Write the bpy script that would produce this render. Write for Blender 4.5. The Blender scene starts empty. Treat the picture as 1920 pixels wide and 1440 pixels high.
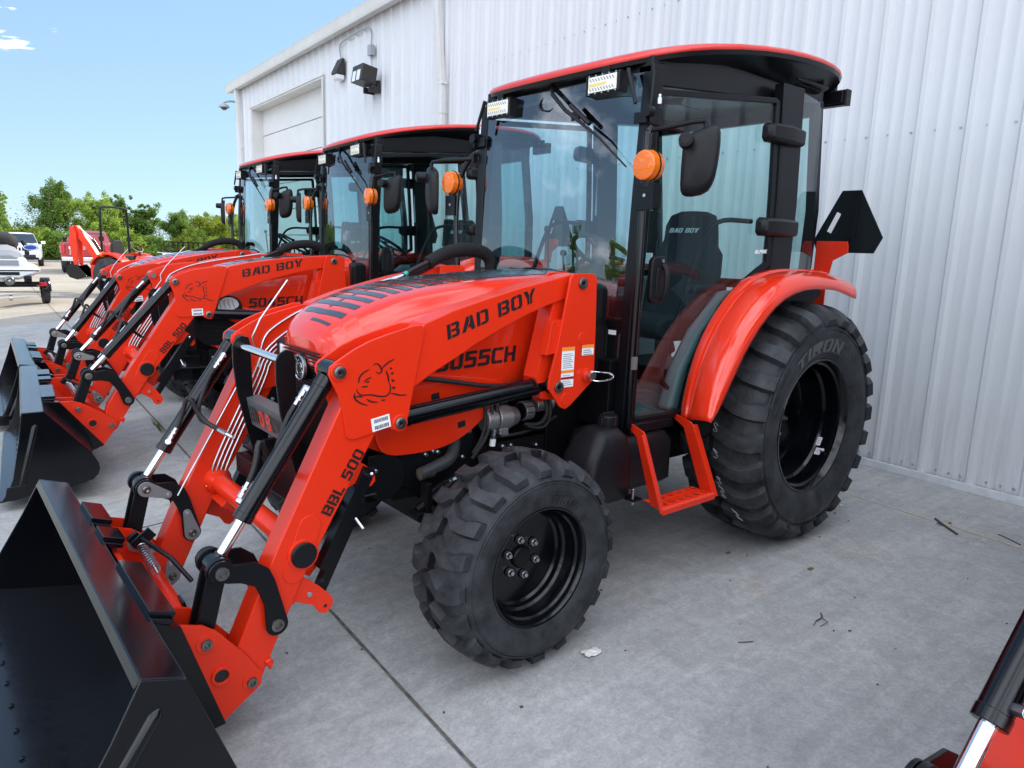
import bpy, bmesh, math, random
from mathutils import Vector, Matrix
PI = math.pi
R = math.radians
random.seed(7)
scene = bpy.context.scene
COL = scene.collection

# ------------------------------------------------------------------ camera
cam_data = bpy.data.cameras.new('camera')
cam = bpy.data.objects.new('camera', cam_data)
COL.objects.link(cam)
YAW, PITCH, ROLL = R(230.2112), R(10.5698), R(1.9846)
CAM = Vector((3.84, 2.87, 1.6))
fw = Vector((math.cos(YAW)*math.cos(PITCH), math.sin(YAW)*math.cos(PITCH), -math.sin(PITCH)))
rt = fw.cross(Vector((0, 0, 1))).normalized()
up = rt.cross(fw)
rt2 = rt*math.cos(ROLL) + up*math.sin(ROLL)
up2 = -rt*math.sin(ROLL) + up*math.cos(ROLL)
cam.matrix_world = Matrix(((rt2.x, up2.x, -fw.x, CAM.x), (rt2.y, up2.y, -fw.y, CAM.y), (rt2.z, up2.z, -fw.z, CAM.z), (0, 0, 0, 1)))
cam_data.sensor_fit = 'HORIZONTAL'
cam_data.sensor_width = 36.0
cam_data.lens = 1335/1920*36
cam_data.clip_start = 0.05
cam_data.clip_end = 2000
scene.camera = cam

# ------------------------------------------------------------------ world and sun
CLOUD_V = 15.5
SUN_EL = R(36)
SUN_DIR = Vector((-1.0, -0.42, 0)).normalized()
SUN_ROT = math.atan2(SUN_DIR.x, SUN_DIR.y)
world = bpy.data.worlds.new('World')
scene.world = world
world.use_nodes = True
wn, wl = world.node_tree.nodes, world.node_tree.links
wn.clear()
wo = wn.new('ShaderNodeOutputWorld')
bg = wn.new('ShaderNodeBackground')
sky = wn.new('ShaderNodeTexSky')
sky.sky_type = 'NISHITA'
sky.sun_disc = False
sky.sun_elevation = SUN_EL
sky.sun_rotation = SUN_ROT
sky.air_density = 1.0
sky.dust_density = 0.15
sky.altitude = 1500
sky.ozone_density = 1.6
bg.inputs['Strength'].default_value = 0.07
tc = wn.new('ShaderNodeTexCoord')
mp = wn.new('ShaderNodeMapping')
mp.inputs['Scale'].default_value = (1.0, 1.0, 3.2)
cn = wn.new('ShaderNodeTexNoise')
cn.inputs['Scale'].default_value = 2.6
cn.inputs['Detail'].default_value = 7
cn.inputs['Roughness'].default_value = 0.6
cr = wn.new('ShaderNodeValToRGB')
cr.color_ramp.elements[0].position = 0.52
cr.color_ramp.elements[1].position = 0.74
mixc = wn.new('ShaderNodeMix')
mixc.data_type = 'RGBA'
mixc.inputs['B'].default_value = (CLOUD_V*.92, CLOUD_V*.97, CLOUD_V*1.06, 1)
wl.new(tc.outputs['Generated'], mp.inputs['Vector'])
wl.new(mp.outputs['Vector'], cn.inputs['Vector'])
# extra cloud added out of view (+x) to brighten the shade; thin wisps elsewhere
dp = wn.new('ShaderNodeVectorMath'); dp.operation = 'DOT_PRODUCT'; dp.inputs[1].default_value = (0.58, 0.62, 0.52)
wl.new(tc.outputs['Generated'], dp.inputs[0])
cover = wn.new('ShaderNodeMapRange'); cover.inputs['From Min'].default_value = -0.15; cover.inputs['From Max'].default_value = 0.70; cover.inputs['To Min'].default_value = -0.12; cover.inputs['To Max'].default_value = 0.20
wl.new(dp.outputs['Value'], cover.inputs['Value'])
ad = wn.new('ShaderNodeMath'); ad.operation = 'ADD'
wl.new(cn.outputs['Fac'], ad.inputs[0]); wl.new(cover.outputs['Result'], ad.inputs[1])
# a small wisp high over the far end of the lot
d2 = wn.new('ShaderNodeVectorMath'); d2.operation = 'DOT_PRODUCT'; d2.inputs[1].default_value = (-0.075, -0.966, 0.247)
wl.new(tc.outputs['Generated'], d2.inputs[0])
wr = wn.new('ShaderNodeMapRange'); wr.inputs['From Min'].default_value = 0.9945; wr.inputs['From Max'].default_value = 0.9995; wr.inputs['To Max'].default_value = 0.42
wl.new(d2.outputs['Value'], wr.inputs['Value'])
m2 = wn.new('ShaderNodeMapping'); m2.inputs['Scale'].default_value = (7.0, 7.0, 34.0); m2.inputs['Rotation'].default_value = (0.0, 0.22, 0.0)
n2 = wn.new('ShaderNodeTexNoise'); n2.inputs['Scale'].default_value = 2.0; n2.inputs['Detail'].default_value = 6
wl.new(tc.outputs['Generated'], m2.inputs['Vector']); wl.new(m2.outputs['Vector'], n2.inputs['Vector'])
w3 = wn.new('ShaderNodeMath'); w3.operation = 'MULTIPLY'; wl.new(wr.outputs['Result'], w3.inputs[0])
w4 = wn.new('ShaderNodeMapRange'); w4.inputs['From Min'].default_value = 0.48; w4.inputs['From Max'].default_value = 0.66; wl.new(n2.outputs['Fac'], w4.inputs['Value']); wl.new(w4.outputs['Result'], w3.inputs[1])
ad2 = wn.new('ShaderNodeMath'); ad2.operation = 'ADD'; wl.new(ad.outputs[0], ad2.inputs[0]); wl.new(w3.outputs[0], ad2.inputs[1])
wl.new(ad2.outputs[0], cr.inputs['Fac'])
mm = wn.new('ShaderNodeMath'); mm.operation = 'MULTIPLY'; mm.inputs[1].default_value = 0.9
wl.new(cr.outputs['Color'], mm.inputs[0])
wl.new(mm.outputs[0], mixc.inputs['Factor'])
gam = wn.new('ShaderNodeGamma'); gam.inputs['Gamma'].default_value = 0.40
tint = wn.new('ShaderNodeMix'); tint.data_type = 'RGBA'; tint.blend_type = 'MULTIPLY'; tint.inputs['Factor'].default_value = 1.0; tint.inputs['B'].default_value = (1.30, 1.70, 2.12, 1)
wl.new(sky.outputs['Color'], gam.inputs['Color']); wl.new(gam.outputs['Color'], tint.inputs['A'])
wl.new(tint.outputs['Result'], mixc.inputs['A'])
wl.new(mixc.outputs['Result'], bg.inputs['Color'])
wl.new(bg.outputs[0], wo.inputs['Surface'])
sd = bpy.data.lights.new('sun', 'SUN')
sd.energy = 2.2
sd.angle = R(0.53)
sd.color = (1.0, 0.87, 0.70)
sun = bpy.data.objects.new('sun', sd)
sun.rotation_euler = (-(SUN_DIR*math.cos(SUN_EL) + Vector((0, 0, math.sin(SUN_EL))))).to_track_quat('-Z', 'Y').to_euler()
COL.objects.link(sun)
scene.view_settings.view_transform = 'Standard'
scene.view_settings.look = 'None'
scene.view_settings.exposure = 1.82
scene.view_settings.gamma = 1.0
scene.cycles.max_bounces = 10
scene.cycles.transparent_max_bounces = 16
scene.cycles.use_denoising = True

# ------------------------------------------------------------------ materials
MATS = {}
def principled(name, color, rough=0.5, metal=0.0, coat=0.0, spec=0.5, bump=0.0, bscale=40.0, var=0.0, vscale=3.0, trans=0.0, ior=1.45, emis=None, rvar=0.0, color2=None):
    m = bpy.data.materials.new(name); m.use_nodes = True
    n, l = m.node_tree.nodes, m.node_tree.links
    b = n['Principled BSDF']
    b.inputs['Base Color'].default_value = (*color, 1)
    b.inputs['Roughness'].default_value = rough
    b.inputs['Metallic'].default_value = metal
    b.inputs['Coat Weight'].default_value = coat
    b.inputs['Coat Roughness'].default_value = 0.06
    b.inputs['Specular IOR Level'].default_value = spec
    b.inputs['Transmission Weight'].default_value = trans
    b.inputs['IOR'].default_value = ior
    if emis:
        b.inputs['Emission Color'].default_value = (*emis[0], 1); b.inputs['Emission Strength'].default_value = emis[1]
    t = n.new('ShaderNodeTexCoord')
    if var > 0 or rvar > 0:
        nz = n.new('ShaderNodeTexNoise'); nz.inputs['Scale'].default_value = vscale; nz.inputs['Detail'].default_value = 6; nz.inputs['Roughness'].default_value = 0.65
        l.new(t.outputs['Object'], nz.inputs['Vector'])
        if var > 0:
            mx = n.new('ShaderNodeMix'); mx.data_type = 'RGBA'
            c2 = color2 if color2 else tuple(min(1, c*(1+2*var)+0.02*var) for c in color)
            mx.inputs['A'].default_value = (*tuple(c*(1-var) for c in color), 1) if not color2 else (*color, 1)
            mx.inputs['B'].default_value = (*c2, 1)
            rp = n.new('ShaderNodeMapRange'); rp.inputs['From Min'].default_value = 0.35; rp.inputs['From Max'].default_value = 0.68
            l.new(nz.outputs['Fac'], rp.inputs['Value']); l.new(rp.outputs['Result'], mx.inputs['Factor'])
            l.new(mx.outputs['Result'], b.inputs['Base Color'])
        if rvar > 0:
            r2 = n.new('ShaderNodeMapRange'); r2.inputs['To Min'].default_value = max(0.02, rough-rvar); r2.inputs['To Max'].default_value = rough+rvar
            l.new(nz.outputs['Fac'], r2.inputs['Value']); l.new(r2.outputs['Result'], b.inputs['Roughness'])
    if bump > 0:
        nb = n.new('ShaderNodeTexNoise'); nb.inputs['Scale'].default_value = bscale; nb.inputs['Detail'].default_value = 4
        l.new(t.outputs['Object'], nb.inputs['Vector'])
        bp = n.new('ShaderNodeBump'); bp.inputs['Strength'].default_value = bump; bp.inputs['Distance'].default_value = 0.01
        l.new(nb.outputs['Fac'], bp.inputs['Height']); l.new(bp.outputs['Normal'], b.inputs['Normal'])
    MATS[name] = m
    return m
RED = principled('red_paint', (0.70, 0.028, 0.006), 0.30, coat=0.15, spec=0.35, bump=0.03, bscale=90, var=0.03, vscale=1.5)
RED2 = principled('red_hood', (0.70, 0.028, 0.006), 0.18, coat=0.7, var=0.02, vscale=1.2)
ROOFRED = principled('roof_red', (0.64, 0.030, 0.018), 0.3, coat=0.4)
BLACK = principled('gloss_black_paint', (0.002, 0.0025, 0.004), 0.17, coat=0.12, spec=0.4, bump=0.02, bscale=70, rvar=0.05)
STRIPE = principled('hood_stripe_vinyl', (0.030, 0.034, 0.040), 0.26, coat=0.5)
SATIN = principled('satin_black_paint', (0.004, 0.0045, 0.006), 0.32, bump=0.04, bscale=60, rvar=0.08, spec=0.3)
FRAMEB = principled('cab_frame_black', (0.005, 0.0055, 0.007), 0.30, spec=0.3, rvar=0.06)
DARK = principled('engine_black', (0.004, 0.004, 0.005), 0.5, bump=0.1, bscale=30, spec=0.2)
PLAST = principled('black_plastic', (0.007, 0.007, 0.009), 0.42, bump=0.06, bscale=220, spec=0.3)
RUBBER = principled('tyre_rubber', (0.011, 0.012, 0.014), 0.58, bump=0.3, bscale=45, var=0.35, vscale=8, spec=0.35, color2=(0.044, 0.046, 0.052))
HOSE = principled('hose_rubber', (0.012, 0.012, 0.013), 0.5, bump=0.1, bscale=200)
EXH = principled('exhaust_steel', (0.030, 0.032, 0.036), 0.5, spec=0.5)
SLEEVE = principled('hose_sleeve_fabric', (0.006, 0.006, 0.007), 0.85, bump=0.5, bscale=60)
CHROME = principled('chrome', (0.85, 0.85, 0.86), 0.08, metal=1.0)
ZINC = principled('zinc_steel', (0.55, 0.57, 0.60), 0.28, metal=1.0, bump=0.05)
STEEL = principled('bare_steel', (0.20, 0.19, 0.18), 0.35, metal=1.0, var=0.2, vscale=20)
ALU = principled('cast_aluminium', (0.42, 0.42, 0.43), 0.45, metal=0.9, bump=0.2, bscale=120)
AMBER = principled('amber_lens', (0.95, 0.20, 0.008), 0.12, coat=0.6, trans=0.25, ior=1.45, bump=0.12, bscale=25)
CREAM = principled('led_lens', (0.82, 0.80, 0.70), 0.25, bump=0.3, bscale=90, coat=0.5)
LEDY = principled('led_chip_yellow', (0.80, 0.62, 0.22), 0.4)
WHITE = principled('white_label', (0.80, 0.81, 0.83), 0.4)
ORANGE = principled('orange_label', (0.85, 0.26, 0.02), 0.4)
DREDL = principled('dark_red_label', (0.30, 0.01, 0.02), 0.4)
INK = principled('black_vinyl', (0.012, 0.012, 0.014), 0.35)
GREYINK = principled('grey_print', (0.20, 0.20, 0.22), 0.5)
SILVERP = principled('silver_plate', (0.30, 0.30, 0.31), 0.4, metal=0.7)
NPLATE = principled('grey_black_plate', (0.09, 0.094, 0.10), 0.35, spec=0.5)
FLOORM = principled('cab_floor_rubber', (0.10, 0.13, 0.13), 0.7, var=0.3, vscale=12)
SEATM = principled('seat_fabric', (0.022, 0.024, 0.028), 0.8, bump=0.2, bscale=150)
SEATG = principled('grey_trim_plastic', (0.16, 0.19, 0.20), 0.5)
TIRETXT = principled('tyre_raised_lettering', (0.085, 0.087, 0.088), 0.5)
BUCKIN = principled('worn_black_steel', (0.006, 0.007, 0.010), 0.24, coat=0.1, var=0.5, vscale=70, bump=0.03, bscale=20, rvar=0.08, color2=(0.014, 0.015, 0.019))
WALLM = principled('white_wall_metal', (0.60, 0.615, 0.64), 0.32, var=0.03, vscale=0.8, coat=0.1, bump=0.02, bscale=3, color2=(0.64, 0.65, 0.67))
FLASH = principled('flashing_metal', (0.50, 0.52, 0.54), 0.4, var=0.1, vscale=6)
def wall_dirt(m):
    n, l = m.node_tree.nodes, m.node_tree.links; b = n['Principled BSDF']; src = b.inputs['Base Color'].links[0].from_socket
    t = n.new('ShaderNodeTexCoord'); sp = n.new('ShaderNodeSeparateXYZ'); l.new(t.outputs['Object'], sp.inputs[0])
    h = n.new('ShaderNodeMapRange'); h.inputs['From Min'].default_value = 0.0; h.inputs['From Max'].default_value = 0.75; h.inputs['To Min'].default_value = 0.75; h.inputs['To Max'].default_value = 0.0; l.new(sp.outputs['Z'], h.inputs['Value'])
    mp_ = n.new('ShaderNodeMapping'); mp_.inputs['Scale'].default_value = (9, 9, .55); l.new(t.outputs['Object'], mp_.inputs['Vector'])
    nz = n.new('ShaderNodeTexNoise'); nz.inputs['Scale'].default_value = 2.5; nz.inputs['Detail'].default_value = 7; nz.inputs['Roughness'].default_value = .7; l.new(mp_.outputs['Vector'], nz.inputs['Vector'])
    r1 = n.new('ShaderNodeMapRange'); r1.inputs['From Min'].default_value = .45; r1.inputs['From Max'].default_value = .72; l.new(nz.outputs['Fac'], r1.inputs['Value'])
    m1 = n.new('ShaderNodeMath'); m1.operation = 'MULTIPLY'; l.new(h.outputs['Result'], m1.inputs[0]); l.new(r1.outputs['Result'], m1.inputs[1])
    m2 = n.new('ShaderNodeMath'); m2.operation = 'MULTIPLY_ADD'; m2.inputs[1].default_value = .05; l.new(r1.outputs['Result'], m2.inputs[0]); l.new(m1.outputs[0], m2.inputs[2])
    mx = n.new('ShaderNodeMix'); mx.data_type = 'RGBA'; mx.inputs['B'].default_value = (.36, .335, .30, 1); l.new(src, mx.inputs['A']); l.new(m2.outputs[0], mx.inputs['Factor']); l.new(mx.outputs['Result'], b.inputs['Base Color'])
wall_dirt(WALLM)
TRIM = principled('white_trim_metal', (0.62, 0.61, 0.59), 0.4, var=0.04, vscale=2)
DOORP = principled('white_door_panel', (0.64, 0.64, 0.63), 0.45, var=0.03, vscale=2)
GREYP = principled('grey_box_paint', (0.30, 0.32, 0.34), 0.5)
BRONZE = principled('bronze_lamp_housing', (0.028, 0.024, 0.022), 0.45)
LAMPGL = principled('lamp_lens', (0.70, 0.72, 0.72), 0.15, coat=0.6)
BARK = principled('bark', (0.10, 0.075, 0.05), 0.9, bump=0.5, bscale=15)
CARW = principled('white_car_paint', (0.80, 0.81, 0.82), 0.22, coat=0.8)
CARR = principled('dark_red_car_paint', (0.34, 0.012, 0.018), 0.22, coat=0.8)
CGLASS = principled('car_glass', (0.02, 0.03, 0.04), 0.05, coat=1.0)
BLUEOV = principled('blue_oval_paint', (0.02, 0.07, 0.30), 0.3)
SKIW = principled('watercraft_white', (0.70, 0.72, 0.74), 0.25, coat=0.6)
SKIG = principled('watercraft_grey', (0.26, 0.27, 0.29), 0.5)
TAILR = principled('red_lens', (0.55, 0.01, 0.02), 0.2, coat=0.6)
PAPER = principled('crumpled_paper', (0.62, 0.60, 0.56), 0.8)
TWIG = principled('dry_twig', (0.07, 0.055, 0.04), 0.9)
LEAFD = principled('dead_leaf', (0.16, 0.11, 0.05), 0.85)
YELL = principled('yellow_chalk', (0.62, 0.50, 0.22), 0.9, var=0.2, vscale=30)
JOINT = principled('joint_dirt', (0.060, 0.056, 0.050), 0.95, var=0.5, vscale=25, color2=(0.15, 0.14, 0.125))
TEAL = principled('teal_band', (0.02, 0.35, 0.30), 0.4)
CHALKW = principled('white_crayon', (0.35, 0.36, 0.36), 0.9)

def glass_mat(name, tint, ior=1.5, rough=0.0):
    m = bpy.data.materials.new(name); m.use_nodes = True
    n, l = m.node_tree.nodes, m.node_tree.links
    n.clear()
    o = n.new('ShaderNodeOutputMaterial'); mx = n.new('ShaderNodeMixShader'); tr = n.new('ShaderNodeBsdfTransparent'); gl = n.new('ShaderNodeBsdfGlossy'); fr = n.new('ShaderNodeFresnel')
    tr.inputs['Color'].default_value = (*tint, 1); gl.inputs['Roughness'].default_value = rough; gl.inputs['Color'].default_value = (0.95, 0.97, 1, 1)
    fr.inputs['IOR'].default_value = ior
    ge = n.new('ShaderNodeNewGeometry'); iv = n.new('ShaderNodeMix'); iv.inputs['A'].default_value = ior; iv.inputs['B'].default_value = 1.0/ior
    l.new(ge.outputs['Backfacing'], iv.inputs['Factor']); l.new(iv.outputs['Result'], fr.inputs['IOR'])
    l.new(fr.outputs[0], mx.inputs[0]); l.new(tr.outputs[0], mx.inputs[1]); l.new(gl.outputs[0], mx.inputs[2]); l.new(mx.outputs[0], o.inputs['Surface'])
    return m
GLASSF = glass_mat('windscreen_glass', (0.56, 0.79, 0.87), 2.15)
GLASSS = glass_mat('side_glass', (0.64, 0.81, 0.81), 1.6)
GLASSR = glass_mat('rear_glass', (0.66, 0.84, 0.83), 1.45)

def concrete(base=None, base2=None, name='concrete'):
    m = bpy.data.materials.new(name); m.use_nodes = True
    n, l = m.node_tree.nodes, m.node_tree.links
    b = n['Principled BSDF']; b.inputs['Specular IOR Level'].default_value = 0.3
    g = n.new('ShaderNodeNewGeometry')
    def noise(scale, detail=5, rough=0.6, dist=0.0):
        q = n.new('ShaderNodeTexNoise'); q.inputs['Scale'].default_value = scale; q.inputs['Detail'].default_value = detail; q.inputs['Roughness'].default_value = rough; q.inputs['Distortion'].default_value = dist
        l.new(g.outputs['Position'], q.inputs['Vector']); return q
    def rng(src, a, b_, c, d):
        r = n.new('ShaderNodeMapRange'); r.inputs['From Min'].default_value = a; r.inputs['From Max'].default_value = b_; r.inputs['To Min'].default_value = c; r.inputs['To Max'].default_value = d
        l.new(src, r.inputs['Value']); return r.outputs['Result']
    def mul(a, b_):
        q = n.new('ShaderNodeMath'); q.operation = 'MULTIPLY'; l.new(a, q.inputs[0]); l.new(b_, q.inputs[1]); return q.outputs[0]
    big = rng(noise(0.55, 4, 0.55, 0.6).outputs['Fac'], 0.3, 0.7, 0.84, 1.14)
    mid = rng(noise(4.5, 7, 0.7, 1.2).outputs['Fac'], 0.35, 0.68, 0.88, 1.13)
    mot = mul(rng(noise(22, 8, 0.8, 0.8).outputs['Fac'], 0.38, 0.62, 0.88, 1.11), rng(noise(75, 5, 0.75, 0.3).outputs['Fac'], 0.38, 0.64, 0.90, 1.10))
    fine = rng(noise(260, 3, 0.7).outputs['Fac'], 0.3, 0.7, 0.90, 1.10)
    v = mul(mul(big, mid), mul(mot, fine))
    # long streaks of trowel marks, stretched along one axis
    mpn = n.new('ShaderNodeMapping'); mpn.inputs['Scale'].default_value = (0.5, 9.0, 1.0); mpn.inputs['Rotation'].default_value = (0, 0, 0.5)
    l.new(g.outputs['Position'], mpn.inputs['Vector'])
    st = n.new('ShaderNodeTexNoise'); st.inputs['Scale'].default_value = 2.2; st.inputs['Detail'].default_value = 6; l.new(mpn.outputs['Vector'], st.inputs['Vector'])
    v = mul(v, rng(st.outputs['Fac'], 0.35, 0.7, 0.94, 1.07))
    col = n.new('ShaderNodeMix'); col.data_type = 'RGBA'
    col.inputs['A'].default_value = (0.320, 0.318, 0.312, 1); col.inputs['B'].default_value = (0.335, 0.314, 0.270, 1)
    if base: col.inputs['A'].default_value = base; col.inputs['B'].default_value = base2
    stain = rng(noise(0.9, 5, 0.6, 1.0).outputs['Fac'], 0.56, 0.74, 0.0, 0.9)
    l.new(stain, col.inputs['Factor'])
    def seg(ax, ay, bx, by, wd, lo, hi):
        th = math.atan2(by-ay, bx-ax); L = math.hypot(bx-ax, by-ay)
        sb = n.new('ShaderNodeVectorMath'); sb.operation = 'SUBTRACT'; sb.inputs[1].default_value = (ax, ay, 0); l.new(g.outputs['Position'], sb.inputs[0])
        rt_ = n.new('ShaderNodeVectorRotate'); rt_.rotation_type = 'Z_AXIS'; rt_.inputs['Angle'].default_value = -th; l.new(sb.outputs[0], rt_.inputs['Vector'])
        nn_ = n.new('ShaderNodeVectorMath'); nn_.operation = 'MULTIPLY_ADD'; nn_.inputs[1].default_value = (1, 1, 1); l.new(rt_.outputs[0], nn_.inputs[0])
        wob = noise(3.0, 5, 0.6); cc = n.new('ShaderNodeVectorMath'); cc.operation = 'SCALE'; cc.inputs['Scale'].default_value = 0.22
        sh = n.new('ShaderNodeVectorMath'); sh.operation = 'SUBTRACT'; sh.inputs[1].default_value = (.5, .5, .5); l.new(wob.outputs['Color'], sh.inputs[0]); l.new(sh.outputs[0], cc.inputs[0]); l.new(cc.outputs[0], nn_.inputs[2])
        sp = n.new('ShaderNodeSeparateXYZ'); l.new(nn_.outputs[0], sp.inputs[0])
        ab = n.new('ShaderNodeMath'); ab.operation = 'ABSOLUTE'; l.new(sp.outputs['Y'], ab.inputs[0])
        my = rng(ab.outputs[0], 0.0, wd, 1.0, 0.0); x0 = rng(sp.outputs['X'], -wd, wd, 0.0, 1.0); x1 = rng(sp.outputs['X'], L-wd, L+wd, 1.0, 0.0)
        br = rng(noise(18, 6, 0.75).outputs['Fac'], 0.40, 0.62, 0.25, 1.0)
        return mul(mul(my, br), mul(x0, x1))
    # pale drag marks and dark drips on the slab
    for (ax, ay, bx, by, wd, gain) in ((0.95, 1.05, 1.05, 1.55, .05, .16), (0.6, .95, .95, 1.2, .05, .14), (1.0, 1.5, .9, 2.1, .07, .14), (2.3, .9, 2.45, 2.3, .10, .12), (-.3, 1.1, .25, 1.9, .12, -.10), (1.6, 1.3, 2.2, 1.7, .16, .08), (3.0, -3.6, 3.9, -1.2, .2, .12), (.2, .1, 1.8, .5, .25, -.14)):
        q = n.new('ShaderNodeMath'); q.operation = 'MULTIPLY_ADD'; q.inputs[1].default_value = gain; q.inputs[2].default_value = 1.0; l.new(seg(ax, ay, bx, by, wd, 0, 1), q.inputs[0]); v = mul(v, q.outputs[0])
    rust = n.new('ShaderNodeMix'); rust.data_type = 'RGBA'; rust.inputs['B'].default_value = (0.30, 0.20, 0.10, 1)
    rq = n.new('ShaderNodeMath'); rq.operation = 'MULTIPLY'; rq.inputs[1].default_value = 0.45; l.new(seg(.70, 1.08, .80, 1.18, .10, 0, 1), rq.inputs[0]); l.new(rq.outputs[0], rust.inputs['Factor'])
    l.new(col.outputs['Result'], rust.inputs['A']); col = rust
    vm = n.new('ShaderNodeVectorMath'); vm.operation = 'SCALE'
    l.new(col.outputs['Result'], vm.inputs[0]); l.new(v, vm.inputs['Scale'])
    l.new(vm.outputs[0], b.inputs['Base Color'])
    b.inputs['Roughness'].default_value = 0.78
    bp = n.new('ShaderNodeBump'); bp.inputs['Strength'].default_value = 0.35; bp.inputs['Distance'].default_value = 0.004
    l.new(noise(120, 5, 0.7).outputs['Fac'], bp.inputs['Height']); l.new(bp.outputs['Normal'], b.inputs['Normal'])
    return m
CONC = concrete()
CONC_SUNLIT = concrete((0.300, 0.275, 0.235, 1), (0.260, 0.230, 0.185, 1), 'sunlit_tone_concrete')  # far yard slab: warm sunlit tone painted into the concrete colour
def leaf_mat(name, c1, c2):
    m = bpy.data.materials.new(name); m.use_nodes = True
    n, l = m.node_tree.nodes, m.node_tree.links
    n.clear()
    o = n.new('ShaderNodeOutputMaterial'); mx = n.new('ShaderNodeMixShader'); mx.inputs[0].default_value = 0.50
    d = n.new('ShaderNodeBsdfDiffuse'); t = n.new('ShaderNodeBsdfTranslucent')
    g = n.new('ShaderNodeNewGeometry'); nz = n.new('ShaderNodeTexNoise'); nz.inputs['Scale'].default_value = 0.9; nz.inputs['Detail'].default_value = 8; nz.inputs['Roughness'].default_value = 0.8
    l.new(g.outputs['Position'], nz.inputs['Vector'])
    rp = n.new('ShaderNodeMapRange'); rp.inputs['From Min'].default_value = 0.36; rp.inputs['From Max'].default_value = 0.64
    cm = n.new('ShaderNodeMix'); cm.data_type = 'RGBA'; cm.inputs['A'].default_value = (*c1, 1); cm.inputs['B'].default_value = (*c2, 1)
    l.new(nz.outputs['Fac'], rp.inputs['Value']); l.new(rp.outputs['Result'], cm.inputs['Factor'])
    l.new(cm.outputs['Result'], d.inputs['Color']); l.new(cm.outputs['Result'], t.inputs['Color'])
    l.new(d.outputs[0], mx.inputs[1]); l.new(t.outputs[0], mx.inputs[2]); l.new(mx.outputs[0], o.inputs['Surface'])
    return m
LEAF_A = leaf_mat('leaf_light', (0.20, 0.30, 0.045), (0.36, 0.48, 0.10))
LEAF_B = leaf_mat('leaf_dark', (0.11, 0.19, 0.045), (0.22, 0.33, 0.08))
LEAF_C = leaf_mat('leaf_yellow', (0.17, 0.23, 0.03), (0.30, 0.36, 0.06))
GRASSM = leaf_mat('grass_blades', (0.09, 0.12, 0.02), (0.17, 0.19, 0.05))

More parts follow.
